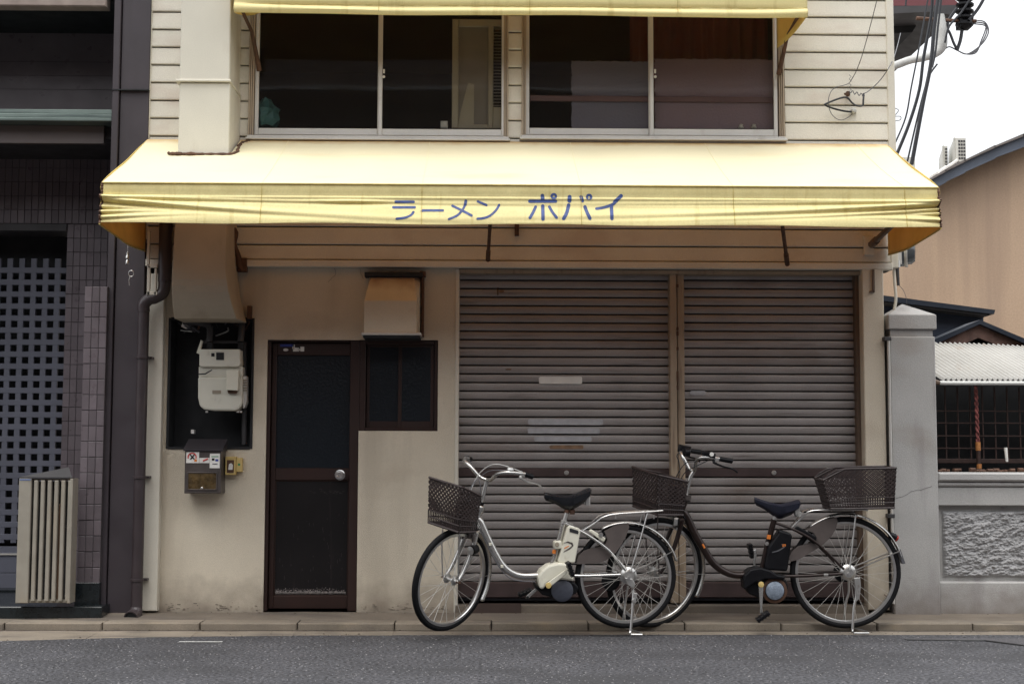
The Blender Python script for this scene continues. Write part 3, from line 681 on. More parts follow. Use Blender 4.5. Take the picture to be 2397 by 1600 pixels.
def valy(x, z):
    """depth of the valance cloth at x, z"""
    t = (AZF-z)/VH; y = -PR
    L_ = x-AX0; R_ = AX1-x
    if t < .30: return y-.003*bell(t, .15, .1)-.004*math.sin(x*3.3)*t
    s = (t-.30)/.70; q_ = s*s*(3-2*s)
    y -= .006*bell(s, .06, .05)                                  # the lower cloth hangs from the front bar
    y -= .052*q_*(1-.35*math.exp(-L_/.4)-.35*math.exp(-R_/.4))
    y += .005*bell(s, .34+.05*math.sin(x*1.9), .12)*(.5+.5*math.sin(x*1.3+.6))
    for s0, sl, am, ln, wd in ((.05, .16, .013, .9, .05), (.10, .62, .034, .62, .085), (.42, .10, .016, .13, .05), (.60, -.2, .018, .14, .05), (.80, -.3, .014, .2, .05)):
        y -= am*math.exp(-L_/ln)*bell(s, s0+sl*L_/(1+.35*L_), wd); y += am*.75*math.exp(-L_/ln)*bell(s, s0+wd*1.7+sl*L_/(1+.35*L_), wd*.8)
    for s0, sl, am, ln, wd in ((.06, .12, .012, .9, .05), (.12, .45, .034, .8, .085), (.33, .46, .020, .45, .06), (.50, .0, .016, .12, .05), (.74, -.2, .016, .15, .05)):
        y -= am*math.exp(-R_/ln)*bell(s, s0+sl*R_/(1+.35*R_), wd); y += am*.75*math.exp(-R_/ln)*bell(s, s0+wd*1.7+sl*R_/(1+.35*R_), wd*.8)
    y -= .010*math.exp(-((x-(AX0+1.45))/.22)**2)*bell(s, .18, .05)-.012*math.exp(-((x-(AX0+1.5))/.2)**2)*bell(s, .26, .05)
    y += .0035*math.sin(x*7.3+s*3)*s*math.sin(x*1.1)
    return y
def vfn(a, b):
    x = AX0+(AX1-AX0)*a; z = AZF-VH*b
    if b > .98: z += .004*math.sin(x*5)
    return (x, valy(x, z), z)
obj('valance', MB().grid(vfn, 420, 90), m_val2, awn, smooth=True, solid=.002)
# side curtains
for s_, X in ((-1, AX0), (1, AX1)):
    def sf(a, b, X=X, s_=s_):
        y = -PR+(PR-.03)*a; zt_ = AZF+(AZT-AZF)*a; zb_ = AZB-.02*math.sin(math.pi*a)*1.2+0.10*max(0, a-.55)**1*0
        return (X+s_*(.018*math.sin(math.pi*b)*math.sin(math.pi*a)*2+.008*math.sin(b*14+a*9)*(1-a)), y, zt_+(zb_-zt_)*b)
    obj('side_curtain', MB().grid(sf, 24, 24), m_side, awn, smooth=True, solid=.002)
    obj('curtain_hem', MB().tube([sf(i/24, 1) for i in range(25)], .006, 6), m_seam, awn)
for xx in (AX0+.002, AX1-.002):
    obj('edge_hem', MB().tube([(xx, valy(xx, AZF-VH*i/40)-.002, AZF-VH*i/40) for i in range(41)], [random.uniform(.003, .009) for _ in range(41)], 6), m_rust, awn)
seam = MB()
xse = [P(u, 440, -PR).x for u in (613, 988, 1360, 1716, 2117)]
for x in xse:
    seam.tube([(x, valy(x, AZF-VH*i/30)-.003, AZF-VH*i/30) for i in range(31)], .0022, 4)
obj('panel_seam', seam, m_seam, awn)
ts = MB()
for x in xse: ts.tube([(x, topfn((x-AX0)/(AX1-AX0), j/12)[1], topfn((x-AX0)/(AX1-AX0), j/12)[2]+.001) for j in range(13)], .0016, 4)
obj('top_seam', ts, m_awn, awn)
obj('front_piping', MB().tube([(AX0+(AX1-AX0)*i/40, -PR-.004, AZF-.004) for i in range(41)], .0045, 6), m_seam, awn)
fr = MB()
fr.tube([(AX0+.02, -PR+.03, AZF-.03), (AX1-.02, -PR+.03, AZF-.03)], .016, 8)
fr.tube([(AX0+.03, -PR+.03, AZF-.03-VH*.28), (AX1-.03, -PR+.03, AZF-.03-VH*.28)], .012, 8)
for x in (AX0+.04, AX1-.04, P(1150, 540, -.5).x, P(1840, 540, -.5).x): fr.tube([(x, -.06, AZT-.04), (x, -PR+.04, AZF-.04)], .013, 8)
obj('awning_frame', fr, m_rust, awn)
# support arms seen under the valance
def arm(u0, v0, Y0, u1, v1, Y1, m, r):
    a, b = P(u0, v0, Y0), P(u1, v1, Y1)
    obj('support_arm', MB().tube([a, b], r, 8).tube([a+(b-a)*.78, b], r*1.35, 8), m, awn)
arm(1148, 510, -.75, 1142, 608, -.08, m_rust, .012)
arm(1829, 510, -.75, 1843, 618, -.08, m_rust, .013)
arm(2090, 525, -.55, 2041, 572, -.07, m_jamb, .02)
x0, x1, z0, z1 = rect(2024, 552, 2046, 596, -.05)
obj('arm_plate', MB().box(x0, x1, -.045, -.015, z0, z1, .002), m_trim, awn)
obj('arm_bracket', MB().fbox(1205, 520, 1215, 550, -.06, -.015, .003), m_rust, awn)
# lettering strokes (traced in a local 2349-wide crop of the sign)
def SP(x, y):
    u, v = 860+x/3.3557, 400+y/3.3557
    p = P(u, v, -PR-.02); return p.x, p.z
strokes = [
 ([(222,239),(362,239)],10),([(205,285),(370,285)],11),([(362,325),(345,350),(300,372),(232,382)],9),
 ([(430,316),(445,312),(592,312)],10),
 ([(773,232),(768,262)],11),([(768,262),(745,310),(705,355),(642,385)],9),([(668,272),(740,310),(818,355)],10),
 ([(868,236),(935,266)],9),([(1035,265),(1010,310),(965,355),(915,376),(866,382)],9),
 ([(1275,235),(1480,235)],12),([(1376,190),(1378,225)],14),([(1378,272),(1378,385)],13),([(1322,280),(1300,330),(1276,374)],11),([(1430,280),(1455,330),(1484,372)],11),
 ([(1590,200),(1588,232)],15),([(1582,265),(1565,330),(1540,380)],13),([(1680,200),(1690,232)],13),([(1710,280),(1725,330),(1745,378)],13),
 ([(1995,192),(1945,240)],14),([(1945,245),(1925,262),(1860,285),(1800,296)],11),([(1918,268),(1918,380)],13)]
lets = [(0,3),(3,4),(4,7),(7,9),(9,14),(14,18),(18,21)]
def ribbon(m, pts, w_):
    w_ = w_/3.3557/FPX*(DIST-PR)*1.06
    q, _ = catmull([Vector((p[0], 0, p[1])) for p in pts], [0]*len(pts), 7)
    o = []
    n = len(q); t0 = (q[1]-q[0]).normalized(); t1 = (q[-1]-q[-2]).normalized()
    left = []; right = []
    for i in range(n):
        t = (q[min(i+1, n-1)]-q[max(i-1, 0)]).normalized(); nr = Vector((-t.z, 0, t.x)); left.append(q[i]+nr*w_); right.append(q[i]-nr*w_)
    capA = [q[0]-(t0*math.sin(a)-Vector((-t0.z, 0, t0.x))*math.cos(a))*w_ for a in [math.pi*k/6 for k in range(1, 6)]]
    capB = [q[-1]+(t1*math.sin(a)+Vector((-t1.z, 0, t1.x))*-math.cos(a))*w_ for a in [math.pi*k/6 for k in range(1, 6)]]
    def em(p): return (p.x, valy(p.x, p.z)-.0025, p.z)
    L_ = [em(p) for p in left]; R__ = [em(p) for p in right]; M_ = [em(p) for p in q]
    vs = L_+M_+R__; fs = []
    for i in range(n-1): fs += [(i, i+1, n+i+1, n+i), (n+i, n+i+1, 2*n+i+1, 2*n+i)]
    b = len(vs); vs += [em(p) for p in capA]; ch = [0]+[b+k for k in range(5)]+[2*n]
    for k in range(6): fs.append((n, ch[k], ch[k+1]))
    b = len(vs); vs += [em(p) for p in capB]; ch = [3*n-1]+[b+k for k in range(5)]+[n-1]
    for k in range(6): fs.append((2*n-1, ch[k], ch[k+1]))
    m.add(vs, fs)
names = ['katakana_ra', 'long_vowel_mark', 'katakana_me', 'katakana_n', 'katakana_po', 'katakana_pa', 'katakana_i']
for (a, b), nm in zip(lets, names):
    m = MB()
    for pts, w_ in strokes[a:b]: ribbon(m, [SP(*p) for p in pts], w_)
    for ring in ([(1465, 195)] if nm.endswith('po') else [(1743, 201)] if nm.endswith('pa') else []):
        cx, cz = SP(*ring); s_ = 1/3.3557/FPX*(DIST-PR); ro, ri = 26*s_, 8*s_; v0 = []
        for k in range(20):
            an = 2*math.pi*k/20
            for r_ in (ri, ro): x = cx+r_*math.cos(an); z = cz+r_*math.sin(an); v0.append((x, valy(x, z)-.003, z))
        m.add(v0, [(2*k, 2*k+1, (2*k+3) % 40, (2*k+2) % 40) for k in range(20)])
    obj(nm, m, m_letter, awn)
# rust line where canvas meets the duct
rl = MB()
for sgn, pts in ((0, [(dxl-.04, -.385), (dxl-.0, -.402), ((dxl+dxr)/2, -.405), (dxr+.01, -.405), (dxr+.02, -.25), (dxr+.02, -.12), (dxr+.06, -.05)]),):
    q, _ = catmull([Vector((p[0], p[1], 0)) for p in pts], [0]*7, 8)
    q = [Vector((p.x+random.uniform(-.008, .008), p.y+random.uniform(-.01, .01), AZT+(AZF-AZT)*((-p.y-.03)/(PR-.03))-.004)) for p in q]
    rl.tube(q, [random.uniform(.006, .014) for _ in q], 6)
obj('cut_edge', rl, m_rust, awn)

# upper awning
P2 = .5
BX0, BX1 = (P(548, 20, -P2).x+P(579, 60, 0).x)/2, P(1889.5, 20, -P2).x
bz0 = (P(560, 33, -P2).z+P(1880, 41, -P2).z)/2; bz1 = bz0+.36; bzt = bz1+.35
aw2 = thing('upper_awning', 'narrow yellow awning above the upstairs windows cut by the top edge', 'awning', (0, -.25, bz0))
def v2(a, b):
    x = BX0+(BX1-BX0)*a; z = bz1-(bz1-bz0)*b; t = b
    y = -P2-.018*bell(t, .93, .06)+.012*bell(t, .84, .04)-.008*bell(t, .6, .2)
    y -= .02*math.exp(-(x-BX0)/.3)*bell(t, .85+.1*(x-BX0), .04)+.015*math.exp(-(BX1-x)/.25)*bell(t, .86, .05)
    return (x, y+.003*math.sin(x*8)*b, z+.004*math.sin(x*3.1)*b)
obj('valance', MB().grid(v2, 160, 40), m_val, aw2, smooth=True, solid=.002)
obj('canvas_top', MB().add([(BX0, -P2, bz1), (BX1, -P2, bz1), (BX1, -.03, bzt), (BX0, -.03, bzt)], [(0,1,2,3)]), m_awn, aw2)
zs = bz0+(P(1200, 14, -P2).z-P(1200, 37, -P2).z)
obj('stitch_line', MB().tube([(BX0+(BX1-BX0)*i/120, v2(i/120, (bz1-zs)/(bz1-bz0))[1]-.001, zs+random.uniform(-.003, .003)) for i in range(121)], .003, 4), m_seam, aw2)
for s_, X in ((-1, BX0), (1, BX1)):
    def sf2(a, b, X=X, s_=s_):
        y = -P2+(P2-.03)*a; zb_ = bz0+(-.06 if s_ > 0 else .16)*a-.02*math.sin(a*math.pi); zt_ = bz1+(bzt-bz1)*a; return (X+s_*.01*math.sin(b*5)*(1-a)-s_*.10*a, y, zt_+(zb_-zt_)*b)
    obj('side_curtain', MB().grid(sf2, 12, 14), m_side, aw2, smooth=True, solid=.002)
    obj('side_bracket', MB().tube([(X-s_*.09, -.03, bz0-.24), (X-s_*.085, -.07, bz0-.19), (X-s_*.06, -.18, bz0-.02), (X-s_*.03, -P2+.04, bz0+.06)], [.018, .016, .012, .012], 7), m_rust, aw2)
seam = MB()
for u in (887, 1240, 1586): 
    x = P(u, 10, -P2).x; seam.tube([(x, v2((x-BX0)/(BX1-BX0), i/20)[1]-.003, v2(0, i/20)[2]) for i in range(21)], .002, 4)
obj('panel_seam', seam, m_seam, aw2)

# ================================================================ EXHAUST DUCT
duct = thing('exhaust_duct', 'tall square cream exhaust duct passing through the awning left of the windows', 'duct', (P(480, 300, -.2).x, -.2, P(470, 745, -.4).z))
a0, a1 = (P(423.5, 0, -.4).x+P(421, 180, -.4).x)/2, P(539.5, 60, -.4).x
zj = P(480, 190, -.4).z
obj('upper_section', MB().box(a0, a1, -.4, -.016, zj, ztop+.4, .006), m_duct, duct)
b0, b1 = P(418, 280, -.4).x, P(537, 280, -.4).x
obj('middle_section', MB().box(b0, b1, -.4, -.016, P(480, 400, -.4).z, zj-.01, .006), m_duct, duct)
obj('flange', MB().box(a0-.022, a1+.012, -.418, -.016, zj-.008, zj+.008, .004), m_duct, duct)
# lower section widening to the right and bottom
zt_, zb_ = P(480, 395, -.4).z, P(470, 742, -.36).z
prof = []
def dprof(t):
    """t=0 top of the lower section, 1 bottom"""
    xl = P(410, 530, -.4).x+(P(397, 742, -.4).x-P(410, 530, -.4).x)*max(0, (t-.3)/.7)
    xr = P(529, 530, -.4).x+(P(545, 735, -.4).x-P(529, 530, -.4).x)*max(0, (t-.55)/.45)**2
    yf = -.40-.0*t+(.14*max(0, (t-.72)/.28)**2)
    return xl, xr, yf
m = MB(); n = 24; vs = []
for i in range(n+1):
    t = i/n; xl, xr, yf = dprof(t); z = zt_+(zb_-zt_)*t; xrb = xr+.02*max(0, (t-.4)/.6)
    vs += [(xl, -.0, z), (xl, yf, z), (xr, yf, z), (xrb+.0, -.0, z)]
fs = [(4*i+j, 4*i+4+j, 4*i+5+j, 4*i+1+j) for i in range(n) for j in range(3)]+[(4*n, 4*n+3, 4*n+2, 4*n+1)]
m.add(vs, fs); obj('lower_section', m, m_oldduct, duct, bevel=.004)
# wall bracket strip right of the duct
obj('side_bracket', MB().tube([P(540, 532, -.1), P(552, 545, -.08), P(549, 570, -.08), P(558, 600, -.06), P(562, 622, -.05), P(570, 634, -.05)], [.02, .018, .014, .018, .022, .014], 6, smooth=3).box(P(556, 620, -.04).x, P(578, 620, -.04).x, -.05, .0, P(560, 636, -.04).z, P(560, 604, -.04).z, .003), m_rust, duct)
obj('service_stub', MB().fbox(578, 715, 588, 745, -.02, .03, .003), m_rust, duct)
# ================================================================ VENT HOOD
hx0, hx1, hz0, hz1 = rect(852, 690, 975, 778, -.19)
hood = thing('vent_hood', 'rust stained square exhaust hood above the small window', 'vent hood', ((hx0+hx1)/2, .03, hz0))
zt2 = P(915, 643, -.02).z; zk = P(915, 690, -.17).z
m = MB(); ins = .055
m.add([(hx0, .03, hz0), (hx0, -.19, hz0), (hx1, -.19, hz0), (hx1+.02, .03, hz0),
       (hx0, .03, zk), (hx0+.0, -.19, zk-.04), (hx1, -.19, zk-.04), (hx1+.02, .03, zk),
       (hx0+.01, .03, zt2), (hx0+.028, -.05, zt2-.02), (hx1-.026, -.05, zt2-.02), (hx1+.02, .03, zt2)],
      [(0,1,5,4),(1,2,6,5),(2,3,7,6),(4,5,9,8),(5,6,10,9),(6,7,11,10),(8,9,10,11)])
obj('hood_body', m, m_hood, hood, bevel=.006)
obj('hood_lip', MB().box(hx0-.014, hx1+.03, -.205, .02, hz0-.018, hz0, .004), m_alum, hood)
obj('hood_opening', MB().box(hx0-.004, hx1+.02, -.19, .025, hz0-.034, hz0-.019), m_dark, hood)
obj('side_rail', MB().box(hx1+.022, hx1+.040, -.03, .03, hz0-.01, zt2+.01, .003).box(hx1+.012, hx1+.05, -.05, .03, zt2-.01, zt2+.02, .003), m_rust, hood)
obj('top_flange', MB().box(hx0-.01, hx1+.03, -.07, .03, zt2-.018, zt2+.012, .003), m_dark, hood)

# ================================================================ GAS METER
YM = -.06
mc = P(515, 890, YM)
gm = thing('gas_meter', 'cream gas meter hanging in the dark wall recess', 'gas meter', (mc.x, .05, P(515, 960, YM).z))
def pr(pts, y0, y1, m, name, par, **k): 
    return obj(name, MB().prism([(P(u, v, y0).x, P(u, v, y0).z) for u, v in pts], y0, y1), m, par, **k)
pr([(463,882),(463,930),(467,950),(478,958),(498,960.5),(550,961),(560,956),(567,945),(568,882)], YM, YM+.11, m_meter, 'lower_case', gm, bevel=.012)
pr([(465,857.5),(465,883),(568,883),(568,857.5)], YM+.014, YM+.11, m_meter, 'waist', gm, bevel=.004)
pr([(467,817),(466,856),(472,858),(558,858),(563,852),(562,817)], YM-.012, YM+.10, m_meter, 'index_case', gm, bevel=.006)
pr([(506,824.5),(506,842),(524,842),(524,824.5)], YM-.016, YM-.012, m_dark, 'index_window', gm)
pr([(494.5,826),(494.5,834),(502,834),(502,826)], YM-.015, YM-.012, m_dark, 'index_hole', gm)
pr([(530,866),(529,912),(557,914),(559,866)], YM-.045, YM-.001, m_unit and m_cream, 'valve_box', gm, bevel=.004)
pr([(532,912),(534,920),(552,921),(556,914)], YM-.02, YM, m_rust, 'valve_cap', gm)
pr([(497,913),(497,921),(517,921),(517,913)], YM-.003, YM, m_unitg, 'meter_mark', gm)
obj('meter_label', MB(), m_unitg, gm) if False else None
pr([(569,862),(569,880),(577,880),(577,940),(573,952),(569,955),(563,880)], YM+.03, YM+.12, m_alum, 'side_bracket', gm)
for i in range(5): pr([(567.5,888+i*6),(567.5,890.5+i*6),(577.5,890.5+i*6),(577.5,888+i*6)], YM+.02, YM+.03, m_unitg, 'fin', gm)
pr([(470,795),(460,826),(466,828),(474,798)], YM+.0, YM+.03, m_cream, 'tag', gm)
for u in (483, 556): pr([(u,817),(u,800),(u+14,800),(u+14,817)], YM+.03, YM+.07, m_dark, 'union', gm, bevel=.004)
obj('inlet_pipe', MB().tube([P(490, 800, 0), P(490, 765, .02), P(470, 756, .04), P(430, 752, .05)], .022, 10, smooth=5), m_fasc, gm, smooth=True)
obj('outlet_pipe', MB().tube([P(563, 800, 0), P(566, 770, .02), P(566, 752, .04)], .022, 10, smooth=4).tube([P(572, 800, .08), P(572, 1040, .08)], .018, 10), m_fasc, gm, smooth=True)
obj('bracket_bar', MB().fbox(474, 797, 572, 803, .03, .05), m_fasc, gm)
pr([(464,874),(480,873),(496,864),(497,866),(481,876),(464,877)], YM-.02, YM-.015, m_wire, 'wire', gm)
pr([(428,752),(424,764),(436,770),(446,758)], .06, .10, m_alum, 'pipe_clamp', gm)
pr([(447,1005),(447,1014),(454,1014),(454,1005)], .10, .15, m_white, 'small_tag', gm)
for i in range(14):
    u0, v0 = random.uniform(425, 585), random.uniform(748, 775)
    obj('loose_cable', MB().tube([P(u0, v0, .08), P(u0+random.uniform(-18, 18), v0+random.uniform(-8, 12), .05), P(u0+random.uniform(-30, 30), v0+random.uniform(-10, 22), .1)], random.choice((.003, .005, .008)), 6, smooth=4), random.choice((m_cable, m_fasc, m_pole, m_rust)), gm)
for u in (481, 554, 561): pr([(u,961),(u,965),(u+5,965),(u+5,961)], YM+.02, YM+.04, m_alum, 'foot', gm)

# ================================================================ MAILBOX
YB = -.13
mx0, mx1, mz0, mz1 = rect(432, 1055, 517, 1154, YB)
mb_ = thing('mailbox', 'dark grey wall mailbox with stickers under the gas meter', 'mailbox', ((mx0+mx1)/2, .03, mz0))
obj('box_body', MB().box(mx0, mx1, YB, .028, mz0, mz1, .004), m_box, mb_)
obj('hood', MB().xprism([(YB-.012, mz1+.0), (YB-.012, mz1+.010), (YB+.01, mz1+.022), (.02, mz1+.080), (.02, mz1)], mx0-.008, mx1+.012), mat('mailbox_hood', (.045, .04, .045), .4, .3), mb_)
a, b, c, d = rect(441, 1107, 506, 1144, YB)
obj('viewing_window', MB().box(a, b, YB-.003, YB, c, d), m_amber, mb_)
f = MB()
for q in ((a-.008, a, c-.008, d+.008), (b, b+.008, c-.008, d+.008), (a, b, d, d+.008), (a, b, c-.008, c)): f.box(q[0], q[1], YB-.007, YB-.001, q[2], q[3], .002)
obj('window_rim', f, m_box, mb_)
obj('lock', MB().lathe(((a+b)/2, YB-.003, c+.006), (0, -1, 0), [(.008, 0), (.008, .005), (.005, .007), (0, .007)], 14), m_chrome, mb_)
def stk(u0, v0, u1, v1, m, y=YB-.0015, name='sticker', par=mb_):
    x0, x1, z0, z1 = rect(u0, v0, u1, v1, y); obj(name, MB().box(x0, x1, y, y+.0012, z0, z1), m, par)
stk(436, 1057, 466, 1083, m_white); stk(466.5, 1071, 490.5, 1083, m_white); stk(491, 1061, 514.5, 1095, m_white)
cx_ = P(450, 1068, YB); 
m = MB()
m.lathe((cx_.x, YB-.003, cx_.z-.004), (0, -1, 0), [(.022, 0), (.030, 0)], 20, -1.9, 1.9); obj('sticker_arc', m, m_redp, mb_)
obj('sticker_figure', MB().tube([P(444, 1062, YB-.003), P(455, 1074, YB-.003)], .004, 5).tube([P(455, 1063, YB-.003), P(446, 1074, YB-.003)], .004, 5), m_blackp, mb_)
obj('sticker_dot', MB().lathe((P(458, 1077, YB).x, YB-.003, P(458, 1077, YB).z), (0, -1, 0), [(0, 0), (.009, 0)], 12), m_orange, mb_)
obj('sticker_dash', MB().tube([P(475, 1078, YB-.002), P(487, 1073, YB-.002)], .005, 5), m_redp, mb_)
stk(495, 1067, 511, 1069, m_green, YB-.003, 'print_line'); stk(496, 1072, 502, 1077, m_blackp, YB-.003, 'print_mark'); stk(504, 1074, 511, 1079, m_blue, YB-.003, 'print_mark'); stk(497, 1084, 509, 1086, m_cable, YB-.003, 'print_line')
# intercom
ic = thing('door_chime_box', 'small yellowed push button box beside the mailbox', 'doorbell', (P(545, 1100, 0).x, .02, P(545, 1111, 0).z))
for (u0, v0, u1, v1, m, y, n_) in ((527,1068,551.5,1111,m_yel,-.03,'case'), (531,1076,547.5,1106,m_rust,-.032,'button_frame'), (552.5,1071,566,1104,m_yel,-.02,'side_case')):
    x0, x1, z0, z1 = rect(u0, v0, u1, v1, y); obj(n_, MB().box(x0, x1, y, (.029 if n_ != 'button_frame' else -.0305), z0, z1, .003), m, ic)
c_ = P(539, 1091, -.04); obj('push_button', MB().prism([(c_.x-.014, c_.z-.022), (c_.x+.014, c_.z-.022), (c_.x+.016, c_.z+.010), (c_.x+.005, c_.z+.022), (c_.x-.010, c_.z+.015)], -.04, -.032), m_white, ic, bevel=.002)
stk(557, 1084, 562, 1089, m_green, -.022, 'mark', ic)

# ================================================================ DRAINPIPE (left)
dp_ = thing('drainpipe', 'dark brown drainpipe with an elbow beside the left pilaster', 'drainpipe', (P(318, 1440, -.10).x, -.10, .04))
yp = -.11
xp = (P(331.5, 1000, yp).x+P(321, 1300, yp).x)/2; xq = P(386, 640, yp).x
rp = P(345, 1000, yp).x-P(318, 1000, yp).x; rp /= 2
ze = P(331, 712, yp).z
obj('lower_pipe', MB().tube([(xp, yp, .06), (xp, yp, ze-.05)], rp, 14), m_pipe, dp_, smooth=True)
obj('elbow', MB().tube([(xp, yp, ze-.05), (xp, yp, ze-.0), (xp+.035, yp, ze+.035), (xq-.06, yp, ze+.045), (xq-.01, yp, ze+.08), (xq, yp, ze+.15)], rp*1.08, 14, smooth=6), m_pipe, dp_, smooth=True)
obj('upper_pipe', MB().tube([(xq, yp, ze+.15), (xq, yp, AZT-.15)], rp*1.2, 14), m_pipe, dp_, smooth=True)
for v in (835, 1115, 1355):
    z = P(322, v, yp).z
    obj('pipe_clip', MB().lathe((xp, yp, z-.012), (0, 0, 1), [(rp, 0), (rp+.007, .001), (rp+.007, .016), (rp, .017)], 16).box(xp, xp+rp+.02, yp+.02, .0, z-.01, z+.004), m_pipe, dp_)
c_ = P(314, 1440, -.16)
obj('outlet', MB().tube([(xp, yp, .10), (xp-.004, yp-.02, .07), (xp-.012, yp-.07, .055)], [rp*1.1, rp*1.15, rp*1.2], 14).lathe((xp-.012, yp-.07, .055), (-.15, -1, -.25), [(rp*1.25, -.02), (rp*1.28, .015), (rp*1.1, .016)], 18), m_pipe, dp_)
obj('outlet_mouth', MB().lathe((xp-.013, yp-.078, .054), (-.15, -1, -.25), [(0, .0), (rp*1.1, .0)], 18), m_dark, dp_)
mt = MB()
for (u0, v0, u1, v1) in ((344,540,350,622),(344,622,351,690),(361,628,366,690),(344,618,368,626),(344,682,368,690)):
    mt.fbox(u0, v0, u1, v1, -.15, -.13, .002)
obj('cream_bracket', mt, m_trim, cat='bracket', label='narrow cream metal frame hanging beside the bend of the drainpipe')
ch = thing('hanging_hook_chain', 'small metal hooks hanging on the dark wall below the left awning corner', 'hook', P(305, 668, -.2))
obj('insulator', MB().lathe(P(298, 607, -.2), (0, 0, 1), [(0, .05), (.008, .045), (.006, .03), (.012, .02), (.012, .005), (.005, 0), (.011, -.012), (.011, -.03), (0, -.035)], 12), m_chrome, ch, smooth=True)
obj('ring', MB().tube([P(307+6*math.cos(a), 640+7*math.sin(a), -.2) for a in [i*math.pi/8 for i in range(16)]], .0025, 5, closed=True), m_steel, ch)
obj('hook', MB().tube([P(305, 645, -.2), P(302, 655, -.2), P(303, 668, -.2)], .0025, 5).tube([P(299, 560, -.2), P(299, 596, -.2)], .0018, 4), m_steel, ch)

# ================================================================ NEIGHBOUR (left)
nb = thing('dark_neighbour_building', 'dark mauve tiled building on the left edge with a lattice door', 'building', (-3.3, 0, 0))
xcl = (P(268, 0, -.06).x+P(229, 1400, -.06).x)/2; xcr = (P(338.5, 60, -.06).x+P(330, 1390, -.06).x)/2
obj('corner_column', MB().box(xcl, xcl+.045, -.05, 1.1, .0, ztop+.6, .004).box(xcl+.05, xcr+.0, -.03, 1.1, .0, ztop+.6, .004), m_col, nb)
obj('column_joint', MB().box(xcl-.004, xcr+.002, -.056, .0, P(300, 211.5, -.05).z, P(300, 209, -.05).z), m_dark, nb)
XN0 = P(-420, 800, .2).x
xpl, xpr = (P(201, 700, -.09).x+P(177, 1350, -.09).x)/2, (P(255.5, 700, -.09).x+P(230, 1350, -.09).x)/2
YT = .80
xo = P(151.5, 900, YT).x if False else (P(151, 700, YT).x+P(143, 1100, YT).x)/2   # right edge of door opening
zo = P(70, 524, YT).z; zt_top = P(100, 300, .85).z
obj('tiled_wall_base', wallholes(XN0, xcl+.01, .1, zt_top+.05, [(XN0-.1, xo, 0, zo)], YT+.004, .3), m_grout, nb)
# tiles of the wall around the opening and of the pillar
def tilemesh(w_, h_, m_=None):
    me = bpy.data.meshes.new('tile'); q = MB().box(0, w_, -.004, .0, 0, h_, .0015)
    me.from_pydata([tuple(v) for v in q.v], [], q.f); me.materials.append(m_ or m_tile); return me
def put(me, x, y, z, par, name='tile'):
    o = bpy.data.objects.new(name, me); COL.objects.link(o); o.parent = par; L_ = Vector((x, y, z))-OFF[par.name]; o.location = L_; return o
tw = P(100+16.1, 900, YT).x-P(100, 900, YT).x; th = P(170, 800, YT).z-P(170, 833, YT).z
tme = tilemesh(tw-.003, th-.003)
nc = int((xcl-xo)/tw); cnt = 0
z = zo
lowtiles = MB()
while z > .15:
    z -= th
    for i in range(nc+1):
        x = xo+.002+i*tw
        if x+tw > xpl+.0 and z < P(225, 670, -.09).z: continue
        if x+tw > xcl: continue
        put(tme, x, YT+random.uniform(-.001, .001), z, nb); cnt += 1
ncol = int((xcl-XN0)/tw)
z = zo+.004
rows = 0
while z < P(120, 440, YT).z:
    for i in range(ncol):
        put(tme, xcl-tw*(i+1), YT+random.uniform(-.001, .001), z, nb); cnt += 1
    z += th
zz = z
rest = MB()
while zz < zt_top:
    for i in range(ncol): rest.box(xcl-tw*(i+1), xcl-tw*i-.003, YT-.004, YT, zz, zz+th-.003)
    zz += th
obj('shaded_tiles', rest, m_tile, nb, kind='stuff')
obj('lintel_trim', MB().box(XN0, xo, YT-.02, YT+.25, P(70, 541, YT).z, zo, .003), m_fasc, nb)
# pillar
zp1, zp0 = P(228, 669.5, -.09).z, P(202, 1361, -.09).z
obj('pillar_core', MB().box(xpl+.002, xpr-.002, -.086, .79, .06, zp1-.002), m_grout, nb)
pw, ph = (xpr-xpl)/3, P(228, 700, -.09).z-P(228, 736, -.09).z
pme = tilemesh(pw-.004, ph-.005)
z = zp1
while z-ph > zp0-.03:
    z -= ph
    for i in range(3): put(pme, xpl+i*pw+.001, -.087+random.uniform(-.0015, .0015), z, nb); cnt += 1
print('tiles', cnt)
obj('pillar_base', MB().box(xpl-.01, xpr+.0, -.10, .79, .04, zp0-.004, .003), m_gran, nb)
obj('granite_step', MB().box(XN0, xpl+.2, -.22, .795, .03, P(100, 1419, -.22).z, .006), m_gran, nb)
obj('entry_floor', MB().box(XN0, xo, .80, 1.4, .0, .14), m_gran, nb)
# lattice door
YL = 1.0
lat = obj('lattice_door', MB().fbox(-60, 548, 152, 1415, YL+.10, YL+.12), m_dark, nb, label='grey lattice door with square openings')
pit = P(128, 900, YL).x-P(100, 900, YL).x; bw = pit*.47
xr_ = P(151, 900, YL).x
xs_ = [P(148, 900, YL).x-pit*i for i in range(9)]
zl1_, zl0_ = P(70, 611, YL).z, P(70, 1270, YL).z
vb_ = obj('lattice_bar', MB().box(0, bw, YL, YL+.02, zl0_, zl1_+.02, .002), m_lat, lat); vb_.location.x = xs_[0]-.0
for x in xs_[1:]:
    c_ = vb_.copy(); COL.objects.link(c_); c_.location.x = x
pv = P(70, 900, YL).z-P(70, 928.3, YL).z
hb = obj('lattice_rail', MB().box(XN0, xr_, YL-.0015, YL+.0195, 0, bw, .002), m_lat, lat)
z = zl1_; first = True
while z > zl0_:
    z -= pv
    if first: hb.location.z = z; first = False
    else: c_ = hb.copy(); COL.objects.link(c_); c_.location.z = z
obj('kick_board', MB().box(XN0, xr_, YL-.004, YL+.03, P(50, 1340, YL).z, z-.0, .003).box(XN0, xr_, YL-.004, YL+.03, .12, P(50, 1341, YL).z, .003), m_lat, lat)
